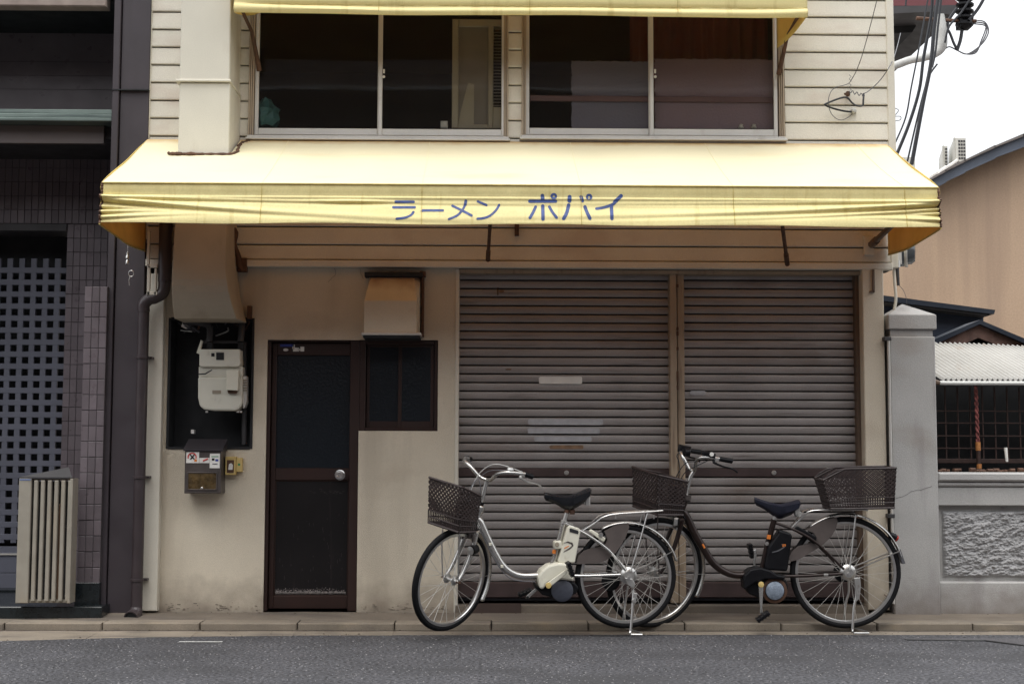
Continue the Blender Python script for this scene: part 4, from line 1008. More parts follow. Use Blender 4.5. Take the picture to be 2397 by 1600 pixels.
obj('door_rail', MB().box(XN0, xr_, YL-.015, YL-.005, z-.02, z-.008), m_alum, lat)
# canopy, upper wall, eave
cx1 = xcl-.004
YC = -.03
zc1, zc0 = P(120, 254, YC).z, P(120, 283, YC).z
obj('canopy_edge', MB().box(XN0-.5, cx1, YC, .84, zc0, zc0+(zc1-zc0)*.28, .004).box(XN0-.5, cx1, YC+.01, .84, zc0+(zc1-zc0)*.30, zc0+(zc1-zc0)*.62, .004).box(XN0-.5, cx1, YC+.02, .84, zc0+(zc1-zc0)*.64, zc1, .004), m_canopy, nb)
obj('canopy_fascia', MB().box(XN0-.5, P(243, 310, YC+.12).x, YC+.12, YC+.16, P(120, 335, YC+.12).z, zc0-.003), mat('canopy_fascia', (.13, .105, .10), .6, var=.1), nb)
obj('canopy_soffit', MB().box(XN0-.5, cx1, YC+.162, .84, P(120, 320, YC+.1).z, zc0-.004), m_fasc, nb)
obj('upper_tiled_wall', MB().box(XN0-.5, xcl, YT-.05, YT+.2, zt_top, ztop+.6), m_tile, nb)
ml = MB()
for v in (150, 182, 214): z = P(120, v, YT).z; ml.box(XN0-.5, xcl-.001, YT-.052, YT-.05, z, z+.0025)
obj('upper_wall_joint', ml, m_grout, nb)
ze_ = P(120, 14.5, YC).z
obj('eave_beam', MB().box(XN0-.5, P(249, 8, YC).x, YC, YC+.1, ze_, ze_+.12, .008), m_beam, nb)
obj('eave_soffit', MB().box(XN0-.5, xcl-.003, YC+.1, .84, ze_+.05, ze_+.09), m_dark, nb)
obj('eave_roof', MB().box(XN0-.5, xcl-.003, YC, .84, ze_+.13, ze_+.2), m_fasc, nb)
obj('side_slab', MB().box(XN0-1.2, XN0-.01, -.3, 1.4, 0, ztop+.6), m_col, nb)
# slatted cover
sc_ = thing('slatted_cover', 'white slatted outdoor unit cover standing before the tiled pillar', 'unit cover', (P(108, 1411, -.3).x, -.2, P(108, 1411, -.3).z))
ys = -.30
cl, crr = (P(46, 1118, ys).x+P(34, 1411, ys).x)/2, (P(185, 1118, ys+.12).x+P(170, 1411, ys+.12).x)/2
cz1, cz0 = P(110, 1119, ys).z, P(105, 1411, ys).z
obj('side_panel', MB().box(cl, cl+.078, ys, ys+.03, cz0, cz1, .004).box(cl, cl+.02, ys+.031, ys+.12, cz0, cz1, .004), m_wslat, sc_)
sw = (crr-cl-.078)/5.5
s0 = obj('slat', MB().box(0, .024, ys+.002, ys+.03, cz0+.012, cz1-.012, .004), m_wslat, sc_)
for i in range(6):
    o_ = s0 if i == 0 else s0.copy()
    if i: COL.objects.link(o_)
    o_.location.x = cl+.078+sw*.35+sw*i*.92
obj('end_slat', MB().box(crr-.012, crr+.006, ys, ys+.12, cz0, cz1, .003), m_wslat, sc_)
obj('bottom_rail', MB().box(cl, crr, ys+.03, ys+.05, cz0, cz0+.02, .002).box(cl, crr, ys+.03, ys+.05, cz1-.012, cz1, .002), m_wslat, sc_)
obj('rear_panel', MB().box(cl+.02, crr-.012, ys+.112, ys+.118, cz0, cz1-.02), m_fasc, sc_)
mm = MB()
mm.box(cl+.21, cl+.26, ys+.055, ys+.10, cz0+.02, cz0+.62, .006)
obj('wooden_post', mm, mat('brown_post', (.22, .13, .08), .7, var=.2), sc_)
obj('fan_box', MB().box(cl+.27, crr-.03, ys+.05, ys+.11, cz0+.02, cz1-.30, .01), m_fasc, sc_)
obj('lid', MB().add([(cl, ys, cz1+.002), (crr, ys, cz1+.002), (cl+.05, ys+.12, cz1+.012), (crr-.06, ys+.12, cz1+.065), (cl, ys, cz1+.008), (crr, ys, cz1+.008), (cl+.05, ys+.12, cz1+.018), (crr-.06, ys+.12, cz1+.071)],
   [(0,1,3,2),(4,6,7,5),(0,4,5,1),(2,3,7,6),(0,2,6,4),(1,5,7,3)]), m_fasc, sc_)
obj('blue_tape', MB().box(cl+.004, cl+.074, ys-.002, ys, cz1-.012, cz1-.004), mat('blue_edge', (.10, .16, .34), .5), sc_)
# ================================================================ RIGHT: STONE POST, WALL, SHRINE
YP = -.06
gx0, gx1 = (P(2088, 850, YP).x+P(2088.5, 1400, YP).x)/2, (P(2196, 850, YP).x+P(2196.5, 1400, YP).x)/2
post = thing('stone_gate_post', 'grey stone gate post with a pyramid cap right of the shop', 'gate post', ((gx0+gx1)/2, YP, .05))
zc2, zc1, zn0, zn1 = P(2140, 736, YP-.01).z, P(2140, 770, YP-.01).z, P(2140, 776, YP).z, P(2140, 787, YP).z
W_ = gx1-gx0
obj('shaft', MB().box(gx0, gx1, YP, YP+W_, .04, zn1, .008), m_stone, post)
obj('neck', MB().box(gx0+.010, gx1-.012, YP+.010, YP+W_-.01, zn1, zc1+.001), m_stone, post)
cm = MB(); e = .010
x0, x1, y0, y1 = gx0-e+.004, gx1+e, YP-e, YP+W_+e; ap = P(2122.7, 711, YP+W_/2).z
cm.add([(x0,y0,zc1),(x1,y0,zc1),(x1,y1,zc1),(x0,y1,zc1),(x0,y0,zc2),(x1,y0,zc2),(x1,y1,zc2),(x0,y1,zc2),((x0+x1)/2-.02,YP+W_/2,ap)],
       [(0,3,2,1),(0,1,5,4),(1,2,6,5),(2,3,7,6),(3,0,4,7),(4,5,8),(5,6,8),(6,7,8),(7,4,8)])
obj('cap', cm, m_stone, post, bevel=.006)
def crack(pts, y, name='crack', par=post):
    q = [P(u, v, y) for u, v in pts]; q, _ = catmull(q, [0]*len(q), 4)
    q = [p+Vector((random.uniform(-.003, .003), 0, random.uniform(-.003, .003))) for p in q]
    obj(name, MB().tube(q, .0013, 4), m_tar, par)
crack([(2098, 1166), (2120, 1158), (2138, 1148), (2160, 1145), (2180, 1137)], YP)
YWL = .0
wall = thing('low_stone_wall', 'low grey stone wall with a rough cast panel right of the gate post', 'wall', (3.4, 0, .05))
XR2 = 5.2
def zl(v, y=YWL): return P(2290, v, y).z
obj('coping', MB().box(gx1+.002, XR2, YWL-.055, .26, zl(1126), zl(1105, -.055), .012), m_stone, wall)
obj('moulding', MB().box(gx1+.002, XR2, YWL-.035, .24, zl(1138), zl(1127), .01), m_stone, wall)
obj('upper_band', MB().box(gx1+.002, XR2, YWL-.02, .22, zl(1183), zl(1139), .006), m_stone, wall)
obj('recess', MB().box(gx1+.002, XR2, YWL+.03, .22, zl(1362), zl(1184)), m_stone, wall)
obj('lower_band', MB().box(gx1+.002, XR2, YWL-.02, .22, .04, zl(1360), .01), m_stone, wall)
px0 = P(2209, 1270, YWL).x; pz0, pz1 = zl(1350), zl(1196)
from mathutils import noise as _n
def rf_(a, b):
    x = px0+(XR2-px0)*a; z = pz0+(pz1-pz0)*b
    d = _n.fractal(Vector((x*14+z*9, 3.3, z*30-x*9)), .8, 2.1, 4)*.016+_n.noise(Vector((x*60+z*20, 9, z*85)))*.006
    ed = min(1, min(a*(XR2-px0), b*(pz1-pz0), (1-b)*(pz1-pz0))/.012)
    return (x, YWL+.028-(.022+d)*ed, z)
obj('rough_panel', MB().grid(rf_, 420, 120), m_rough, wall, smooth=False)
# conduit pipe between pilaster and post
cp = thing('conduit_pipe', 'thin pale vertical conduit pipe between the shop pilaster and the stone post', 'pipe', (P(2083, 1400, -.07).x, -.07, .1))
xcp = (P(2083, 800, -.075).x+P(2082, 1200, -.075).x)/2+.004
obj('pipe', MB().tube([(xcp, -.075, P(2083, 1412, -.07).z), (xcp, -.075, P(2083, 790, -.07).z)], .0095, 10), m_alum, cp, smooth=True)
obj('pipe_shadow_gap', MB().box(P(2087, 900, 0).x+.0, gx0-.001, .0, .03, .05, zn1), m_dark, cp) if False else None
for v in (792, 1206): obj('pipe_clip', MB().box(xcp-.03, xcp+.016, -.088, -.03, P(2083, v+5, -.07).z, P(2083, v-4, -.07).z, .003), m_fasc, cp)
c2 = P(2079, 1390, -.05); obj('pipe_stub', MB().tube([P(2070, 1391, -.04), P(2077, 1397, -.07)], .004, 5), m_jamb, cp)
# electric meter cluster
em = thing('electric_meter', 'round glass electric meter with pale box at the shop corner under the awning', 'electric meter', P(2125, 625, .1))
c_ = P(2117, 590, .15)
obj('glass_dome', MB().lathe((c_.x-.03, .15, c_.z), (.94, -.3, 0), [(.10, 0), (.10, .02), (.088, .035), (.085, .075), (.066, .098), (0, .105)], 28), mat('meter_glass', (.10, .11, .12), .12, .2), em, smooth=True)
obj('dome_band', MB().lathe((c_.x-.03, .15, c_.z), (.94, -.3, 0), [(.103, .028), (.106, .04), (.103, .05)], 28), m_alum, em)
for (u0, v0, u1, v1, m, y, n_) in ((2078,580,2096,613,m_trim,.02,'switch_box'), (2097,577,2111,618,m_alum,.04,'meter_base')):
    x0, x1, z0, z1 = rect(u0, v0, u1, v1, y); obj(n_, MB().box(x0, x1, y, .12, z0, z1, .004), m, em)
obj('cable_gland', MB().tube([P(2101, 610, .04), P(2102, 626, .04)], .016, 10), m_steel, em)
obj('cable_sleeve', MB().tube([P(2100, 626, .04), P(2103, 668, .04)], [.013, .010], 10), m_fasc, em)
obj('thin_wire', MB().tube([P(2103, 666, .04), P(2115, 680, .03), P(2122, 700, .02), P(2123, 712, .05)], .002, 4, smooth=4), m_cable, em)
obj('bent_pipe', MB().tube([P(2092, 622, .02), P(2094, 660, .02), P(2097, 700, .02), P(2093, 730, .02), P(2090, 790, .02)], .010, 8, smooth=4), m_trim, em)

# shrine building behind the wall
YG = .55
shr = thing('shrine_hut', 'small dark wooden shrine hut behind the stone wall with corrugated awning roof', 'shrine hut', P(2290, 1105, .9))
gx = MB()
xL, xR_ = gx1-.15, 5.5
obj('dark_interior', MB().box(xL, xR_, 1.25, 1.3, .3, 1.93).box(xL, xL+.03, .4, 1.24, .3, 1.7).box(xL, xR_, .3, 1.24, .2, P(2290, 1105, .3).z-.06), m_dark, shr)
zb1, zb0 = P(2290, 905, YG).z, P(2290, 1085, YG).z
bar0 = None
pg_ = P(2260, 1000, YG).x-P(2231, 1000, YG).x
x = P(2213, 1000, YG).x
while x < xR_:
    if bar0 is None: bar0 = obj('grille_bar', MB().box(0, .009, YG, YG+.012, zb0, zb1), m_grid, shr); bar0.location.x = x-OFF[shr.name].x+OFF[shr.name].x
    else: c_ = bar0.copy(); COL.objects.link(c_); c_.location.x = x
    x += pg_
for v in (960, 988, 1018, 1047): obj('grille_rail', MB().box(xL, xR_, YG-.006, YG+.004, P(2290, v+3, YG).z, P(2290, v, YG).z), m_grid, shr)
obj('red_sill', MB().box(xL, xR_, YG-.03, YG+.05, P(2290, 1084, YG).z, P(2290, 1073, YG).z, .003), m_grid, shr)
db = MB()
for i in range(60):
    x = random.uniform(gx1+.02, 4.2); z = P(2290, 1103, -.02).z; y = random.uniform(.1, .35); r_ = random.uniform(.008, .028)
    db.box(x, x+r_*1.6, y, y+r_, z-.004, z+r_*random.uniform(.4, 1), r_*.3)
obj('rubble', db, m_rust, kind='stuff', label='small dark debris lying along the top of the stone wall', cat='debris')
obj('white_vase', MB().tube([P(2354, 1047, .35), P(2357, 1080, .35)], [.012, .009], 10), m_white, label='thin white stick standing behind the stone wall at the right edge', cat='stick')
# corrugated roof
cr0, cr1 = P(2290, 889, .35).z, P(2290, 812, 1.05).z
xa_ = P(2198, 850, .6).x-.12; pc = 12.2/FPX*(DIST+.4)
def corr(a, b):
    x = xa_+(XR2-xa_)*a; z = cr0+(cr1-cr0)*b
    return (x-.17*b+.07, .35+.7*b, z+.011*math.sin(2*math.pi*x/pc)+(.025*math.sin(2.2*(x-2.9)+.4))*b)
obj('corrugated_roof', MB().grid(corr, 900, 6), m_corr, shr, smooth=True, solid=.002)
obj('gutter', MB().tube([P(2200, 895.5, .32), P(2215, 896, .32), (XR2, .32, P(2290, 896, .32).z)], .014, 10), m_gutter, shr, smooth=True)
obj('gutter_end', MB().tube([P(2186, 893, .33), P(2200, 896, .32)], [.020, .015], 8), m_jamb, shr)
# gable
def gp(pts, y0, y1, m, name, par, **k): return obj(name, MB().prism([(P(u, v, y0).x, P(u, v, y0).z) for u, v in pts], y0, y1), m, par, **k)
gp([(2150,810),(2294,748),(2294,758),(2150,822)], 1.35, 1.7, m_navy_d, 'roof_edge', shr); gp([(2294,748),(2470,822),(2470,834),(2294,758)], 1.35, 1.7, m_navy_d, 'roof_edge', shr)
gp([(2150,824),(2294,759),(2291,790),(2150,850)], 1.4, 1.44, m_barge, 'barge_board', shr); gp([(2294,759),(2470,835),(2470,862),(2291,790)], 1.4, 1.44, m_barge, 'barge_board', shr)
obj('gable_infill', MB().prism([(P(2150,845,1.5).x, P(2150,845,1.5).z), (P(2292,780,1.5).x, P(2292,780,1.5).z), (P(2470,858,1.5).x, P(2470,858,1.5).z)], 1.5, 1.54), m_dark, shr)
# navy shed roof
ns = thing('navy_metal_roof', 'dark navy sheet metal lean-to roof behind the gate post', 'shed roof', P(2200, 800, 2.3))
gp([(2060,690),(2330,725),(2327,735),(2060,703)], 2.0, 2.1, m_navy_d, 'roof_lip', ns); gp([(2060,704),(2320,736),(2314,739),(2060,708)], 2.02, 2.2, m_fasc, 'lip_shadow_board', ns)
gp([(2060,709),(2302,738),(2302,900),(2060,900)], 2.2, 2.3, m_navy, 'sheet_wall', ns)
# peach building
pb = thing('peach_building', 'large peach rendered building with sloping tiled roof in the right background', 'building', P(2300, 900, 5.4))
eave = [(2176,424),(2215,402),(2260,379),(2330,346),(2397,319),(2600,240),(2900,150)]
ev = [(u, v+26+2*i*.3) for i, (u, v) in enumerate(eave)]
gp([(1980,900),(2010,480),(2060,505)]+[(2150, 470)]+ev+[(2900,1100),(1980,1100)], 5.0, 5.3, m_peach, 'gable_wall', pb) if False else None
wallpts = [(1900,1150),(1900,440)]+[(2140,440)]+[(u-3, v+22) for u, v in eave]+[(2900,1150)]
gp([(1900,1150),(1900,560),(2120,482)]+[(u, v+20) for u, v in eave]+[(2900,1150)], 5.0, 5.3, m_peach, 'gable_wall', pb)
for i in range(len(eave)-1):
    (u0, v0), (u1, v1) = eave[i], eave[i+1]
    gp([(u0, v0), (u1, v1), (u1, v1+25), (u0, v0+23)], 4.75, 4.8, m_bluegr, 'barge_board', pb)
    gp([(u0-2, v0-5), (u1, v1-7), (u1, v1-.5), (u0-2, v0-.5)], 4.7, 7.5, m_rooft, 'roof_tiles', pb)
gp([(2281,372),(2296,357),(2306,355),(2310,362)], 5.2, 5.5, m_rooft, 'roof_ridge_piece', pb)
# AC units on the roof
def ac(u0, v0, u1, v1, y, lab, side):
    x0, x1, z0, z1 = rect(u0, v0, u1, v1, y)
    t = thing('outdoor_ac_unit', lab, 'air conditioner', ((x0+x1)/2, y, z0), group='air conditioner units on the far roof')
    xm = x0+(x1-x0)*side
    obj('casing', MB().box(xm, x1, y, y+.05, z0, z1, .01).add([(P(u0, v1, y+.7).x, y+.7, z0+.02), (xm-.001, y, z0), (xm-.001, y, z1), (P(u0, v0, y+.7).x, y+.7, z1)], [(0,1,2,3)]), m_ac, t)
    fins = 0
    cw = (x1-xm); n = 6
    for j in range(n):
        for i in range(3):
            a = xm+cw*(.30+.22*i); b = a+cw*.17; c = z0+(z1-z0)*(.12+.135*j)
            obj('grille_slot', MB().box(a, b, y-.003, y+.002, c, c+(z1-z0)*.085), m_fasc, t)
    obj('foot', MB().box(xm+.01, x1-.01, y+.05, y+.2, z0-.06, z0-.002), m_fasc, t)
    obj('coolant_pipe', MB().tube([(xm+.02, y-.02, z0+.02), (xm-.05, y-.03, z0-.03), (xm-.16, y-.04, z0-.10), (xm-.2, y-.04, z0-.16)], .018, 6, smooth=4), m_white, t)
ac(2219, 321, 2262, 380, 5.4, 'taller front outdoor air conditioner unit on the tiled roof', .38)
ac(2197, 340, 2219, 395, 5.7, 'outdoor air conditioner unit half hidden behind the other one on the roof', .55)
obj('roof_vent_box', MB().fbox(2112, 368, 2142, 392, 6.5, 7), m_ac, label='pale box peeking above the right end of the yellow awning', cat='roof box')
# maroon-roofed structure high right
mr = thing('maroon_roof_house', 'dark house eave with maroon metal roof at the top right', 'house', P(2150, 60, 7))
gp([(2060,-50),(2185,-50),(2249,13),(2060,14)], 6.6, 9.0, m_roofred, 'metal_roof', mr)
gp([(2060,15),(2247,12),(2232,36),(2180,28),(2060,33)], 6.5, 9.0, m_fasc, 'eave_soffit', mr)
gp([(2060,30),(2145,29),(2144,62),(2135,76),(2060,79)], 7.0, 9.0, m_dark, 'upper_wall', mr)
# utility pole with arm, insulator, wires
YU = 6.2
def pt(u, v, y=YU): return P(u, v, y)
pole = thing('utility_pole_arm', 'pale curved pole arm with dark insulator and wires against the sky', 'utility pole', pt(2200, 120))
obj('arm', MB().tube([pt(2060, 166), pt(2100, 152), pt(2130, 141), pt(2165, 134), pt(2190, 124), pt(2203, 105), pt(2202, 70), pt(2198, 36)], [.045, .045, .045, .045, .05, .07, .07, .06], 10, smooth=5), m_pole, pole, smooth=True)
obj('cross_bar', MB().tube([pt(2145, 43), pt(2205, 48), pt(2285, 50)], .022, 8), m_rust, pole)
im = MB(); 
prof = [(0, 0), (.05, .02), (.09, .06)]; zz = .06
for i in range(6): prof += [(.10, zz), (.10, zz+.02), (.055, zz+.045)]; zz += .075
prof += [(.05, zz), (0, zz)]
im.lathe(pt(2257, 72), (.05, 0, 1), prof, 14); obj('insulator', im, m_blackp, pole)
obj('insulator_cap', MB().box(pt(2244, 60).x, pt(2272, 60).x, YU-.08, YU+.1, pt(2250, 66).z, pt(2250, 46).z, .03), m_blackp, pole)
lw = MB()
for o_ in (0, 4, 8): lw.tube([pt(2285-o_, 48+o_), pt(2305, 52+o_), pt(2314-o_, 72), pt(2305-o_, 95), pt(2285, 115+o_), pt(2262, 127), pt(2240, 118), pt(2222, 110), pt(2208, 118)], .008, 5, smooth=6)
obj('looped_wires', lw, m_cable, pole)
obj('drop_wires', MB().tube([pt(2252, 70), pt(2248, 95), pt(2240, 118)], .02, 6, smooth=3).tube([pt(2205, 52), pt(2222, 75), pt(2232, 100), pt(2240, 116)], .016, 6, smooth=4).tube([pt(2240, 20), pt(2222, 45), pt(2217, 62)], .018, 6, smooth=3), m_wire, pole)
def wire(pts, r, y, lab, m=m_wire, **k):
    obj('overhead_cable', MB().tube([pt(u, v, y) for u, v in pts], r, 6, smooth=6), m, label=lab, cat='cable', group='cables against the sky', **k)
wire([(2200,-30),(2187,64),(2179,150),(2160,245),(2134,385)], .022, 5.5, 'thick right-hand black cable falling from the pole to the awning corner')
wire([(2183,-30),(2180,35),(2162,135),(2152,210),(2128,290),(2099,362)], .018, 5.6, 'black cable curving down left of the thickest one towards the awning')
wire([(2178,-30),(2166,30),(2160,65),(2146,140),(2133,205),(2120,275),(2094,338)], .009, 5.3, 'thin leftmost cable sagging beside the shop wall')
wire([(2194,150),(2172,185),(2150,265),(2124,378)], .010, 5.7, 'thin cable just left of the thickest one in its lower half')
wire([(2306,-8),(2290,20),(2268,48)], .018, 6.1, 'cable running up right from the insulator to the top edge')
wire([(2274,-8),(2250,30),(2222,62),(2212,100)], .012, 6.1, 'cable from the insulator down to the pale pole arm')
wire([(2204,-8),(2196,60),(2190,120),(2182,158)], .012, 6.0, 'cable hanging straight down in front of the pole arm')
wire([(2122,-10),(2120,14)], .010, 6.3, 'short cable crossing the maroon roof')
# cables on the siding
lp = thing('service_cable_anchor', 'service cable anchor with looped black cable on the right siding', 'cable anchor', P(1990, 220, -.03))
obj('hook_plate', MB().fbox(1983, 213, 1990, 223, -.05, -.012, .003).tube([P(1984, 222, -.03), P(1978, 220, -.06)], .008, 6), m_rust, lp)
obj('guy_grip', MB().tube([P(1988+i*2.1, 214+4*math.sin(i*1.3)+i*.6, -.06) for i in range(18)], .0035, 5), m_cable, lp)
obj('upright_grip', MB().tube([P(1990+2.5*math.sin(i*1.4), 212-i*2.2, -.05) for i in range(18)], .0018, 4), m_cable, lp)
obj('cable_loop', MB().tube([P(2022, 219, -.09), P(2021, 235, -.10), P(2019, 247, -.10), P(2004, 247, -.10), P(1994, 240, -.09), P(1985, 230, -.09), P(1975, 228, -.09), P(1955, 234, -.10), P(1934, 243, -.10), P(1932, 246, -.10), P(1945, 252, -.09), P(1970, 259, -.06), P(1993, 262, -.03)], .0065, 7, smooth=6), m_wire, lp, smooth=True)
obj('cable_entry', MB().lathe((P(1996, 262, 0).x, -.014, P(1996, 262, 0).z), (0, -1, 0), [(.02, 0), (.018, .02), (.012, .03), (0, .032)], 14), m_pole, lp)
obj('thin_loop', MB().tube([P(1997, 180, -.06), P(1988, 194, -.06), P(1975, 200, -.06), P(1958, 204, -.06), P(1945, 215, -.06), P(1939, 236, -.06), P(1943, 260, -.05), P(1955, 276, -.05), P(1970, 281, -.04), P(1985, 275, -.03), P(1995, 266, -.02)], .0026, 5, smooth=5), m_cable, lp)
def swire(pts, ys, r, lab):
    obj('service_wire', MB().tube([P(u, v, y) for (u, v), y in zip(pts, ys)], r, 5, smooth=5), m_cable, label=lab, cat='wire')
swire([(2056,-12),(2040,50),(2021,120),(2005,165),(1990,192)], [-.6, -.45, -.3, -.15, -.06], .0028, 'thin wire slanting down from the top edge to the cable anchor')
swire([(2108,78),(2100,110),(2088,145),(2062,186),(2035,212),(2022,219)], [3.0, 1.5, .1-.14, -.06, -.07, -.09], .0032, 'thin wire running from behind the shop corner to the cable anchor')
obj('curled_wire', MB().tube([P(2094, 253, .1), P(2103, 258, .1), P(2098, 267, .1), P(2094, 272, .1), P(2108, 273, .1), P(2107, 281, .1), P(2095, 283, .1)], .003, 5, smooth=5), m_cable, label='small curled wire sticking out from the shop corner against the sky', cat='wire')
# rope of the shrine bell
rp_ = thing('shrine_bell_rope', 'red and white twisted bell rope with orange wooden grip behind the stone wall', 'bell rope', P(2290, 1100, .45))
rt_ = MB()
for ph in (0, math.pi):
    rt_.tube([P(2284+6*i/60, 903+150*i/60, .45)+Vector((.007*math.cos(i*.55+ph), .007*math.sin(i*.55+ph), 0)) for i in range(61)], .008, 6)
obj('rope', rt_, m_rope, rp_, smooth=True)
obj('wooden_grip', MB().tube([P(2289, 1034, .45), P(2290, 1054, .45)], .017, 12), m_wood_o, rp_, smooth=True)
obj('rope_lower', MB().tube([P(2290, 1054, .45), P(2291, 1086, .45)], .015, 8), m_grid, rp_)
obj('end_knob', MB().tube([P(2292, 1085, .45), P(2292, 1096, .45)], .017, 12), m_wood_o, rp_, smooth=True)

# ================================================================ BICYCLES
def bicycle(name, label, px0, py0, sc_z, hub, Rw, ground, rootloc, yaw, lean, steer, axis_pts, fhub, mats, parts):
    """geometry in metres around the rear contact point; picture measures (zx, zy) divided by sc_z"""
    root = thing(name, label, 'bicycle', rootloc, local=True, rot=(lean, 0, yaw), group='parked electric-assist bicycles')
    return root
def make(cfg):
    S, hx, hz_, Rw, gy = cfg['S'], cfg['hub'][0], cfg['hub'][1], cfg['R'], cfg['ground']
    q = lambda zx, zy, y=0.0: Vector(((zx-hx)/S, y, (gy-zy)/S))
    root = thing(cfg['name'], cfg['label'], 'bicycle', cfg['loc'], local=True, rot=(cfg['lean'], 0, cfg['yaw']), group='bicycles parked by the shutters')
    M = cfg['mats']
    A0, A1 = q(*cfg['axis'][0]), q(*cfg['axis'][1])      # upper, lower points of the steering axis
    ax = (A0-A1).normalized()
    ST = Matrix.Translation(A1) @ Matrix.Rotation(cfg['steer'], 4, ax) @ Matrix.Translation(-A1)
    # ---- wheels
    def wheel(c, xf=None, rear=False):
        rr = Rw-.036
        rim = MB().lathe(c, (0, 1, 0), [(rr-.014, -.008), (rr-.010, -.0135), (rr+.004, -.0135), (rr+.004, .0135), (rr-.010, .0135), (rr-.014, .008), (rr-.014, -.008)], 72)
        ty = MB(); ty.lathe(c, (0, 1, 0), [(Rw-.018+.0175*math.cos(a)*1.03, .0175*math.sin(a)) for a in [2*math.pi*i/12 for i in range(13)]], 72)
        hubm = MB().lathe(c, (0, 1, 0), [(0, -.05), (.012, -.05), (.013, -.036), (.028 if not rear else .034, -.033), (.028 if not rear else .034, -.030), (.015 if not rear else .026, -.026), (.015 if not rear else .026, .026), (.03, .03), (.03, .033), (.012, .036), (.012, .05), (0, .05)], 20)
        for m in (rim, ty, hubm):
            if xf: m.xf(xf)
        w_ = obj('wheel', rim, m_chrome, root, smooth=True)
        obj('tyre', ty, m_rubber, w_, smooth=True); obj('hub', hubm, m_steel, w_, smooth=True)
        n = 28
        for i in range(n):
            a = 2*math.pi*i/n; side = 1 if i % 2 else -1; tw_ = .35*(1 if (i//2) % 2 else -1)*2.2
            p0 = c+Vector((.027*math.cos(a+tw_), side*.031, .027*math.sin(a+tw_))); p1 = c+Vector(((rr-.01)*math.cos(a), 0, (rr-.01)*math.sin(a)))
            s_ = MB().tube([p0, p1], .0015, 4)
            if xf: s_.xf(xf)
            obj('spoke', s_, m_alum, w_)
        return w_
    RH = Vector((0, 0, Rw)); FH = Vector((cfg['fhub'], 0, Rw))
    wheel(RH, None, True); wheel(FH, ST)
    # reflector-ish dark chain case behind hub
    # ---- fenders
    def fender(c, a0, a1, name, xf=None, wd=.028, ro=None):
        r_ = ro or Rw+.022; n = 40; m = MB(); vs = []
        for i in range(n+1):
            a = a0+(a1-a0)*i/n
            for j in range(7):
                b = -1+2*j/6; rr2 = r_-.012*b*b
                vs.append(c+Vector((rr2*math.cos(a), wd*b, rr2*math.sin(a))))
        m.add(vs, [(7*i+j, 7*i+j+1, 7*i+j+8, 7*i+j+7) for i in range(n) for j in range(6)])
        if xf: m.xf(xf)
        return obj(name, m, M['fender'], root, smooth=True, solid=.0015)
    fender(RH, R(cfg['rf'][0]), R(cfg['rf'][1]), 'rear_fender'); fender(FH, R(cfg['ff'][0]), R(cfg['ff'][1]), 'front_fender', ST)
    cfg['extra'](root, q, ST, A0, A1, RH, FH, M)
    return root
def strip_lattice(m, c00, c10, c11, c01, n, k, r=.0032, low=.28):
    """diagonal weave on the quad c00 c10 c11 c01 (bottom pair, top pair) with a denser upright band at the bottom"""
    P_ = lambda a, b: (c00*(1-a)+c10*a)*(1-b)+(c01*(1-a)+c11*a)*b
    W = (c10-c00).length; H = (c01-c00).length*(1-low); ns = max(3, int(W/k))
    slope = 1/ns*(H/k)
    for i in range(-int(H/k)-1, ns+2):
        for sg in (1, -1):
            a0 = i/ns; a1 = a0+slope
            if sg < 0: a0, a1 = a1, a0
            ts = [t for t in (0, 1)]
            lo, hi = 0., 1.
            da = a1-a0
            if abs(da) > 1e-6:
                t0, t1 = (0-a0)/da, (1-a0)/da
                if t0 > t1: t0, t1 = t1, t0
                lo, hi = max(0, t0), min(1, t1)
            if hi-lo < .03: continue
            pts = [P_(a0+da*(lo+(hi-lo)*s), low+(1-low)*(lo+(hi-lo)*s)) for s in (0, .5, 1)]
            m.tube(pts, r, 4, cap=False)
    for i in range(int(W/.014)+1): 
        a = i/max(1, int(W/.014)); m.tube([P_(a, 0), P_(a, low)], r*.8, 4, cap=False)
    for b in (0, low*.5, low, 1): m.tube([P_(0, b), P_(1, b)], r*(1.6 if b in (0, 1) else 1.0), 5)
def basket(root, corners_b, corners_t, name, xf=None, k=.028, r=.0046, rim=None, lowk=.28):
    m = MB()
    for i in range(4):
        strip_lattice(m, corners_b[i], corners_b[(i+1) % 4], corners_t[(i+1) % 4], corners_t[i], 0, k, r, lowk)
    c = corners_b; n = 9
    for i in range(n+1):
        a = i/n; m.tube([c[0].lerp(c[1], a), c[3].lerp(c[2], a)], r, 4); m.tube([c[0].lerp(c[3], a), c[1].lerp(c[2], a)], r, 4)
    if xf: m.xf(xf)
    b_ = obj(name, m, m_basket, root)
    rm = MB().tube([corners_t[i] for i in range(4)], .0065, 6, closed=True) if rim is None else rim
    if xf: rm.xf(xf)
    obj('basket_rim', rm, m_basket, b_)
    return b_
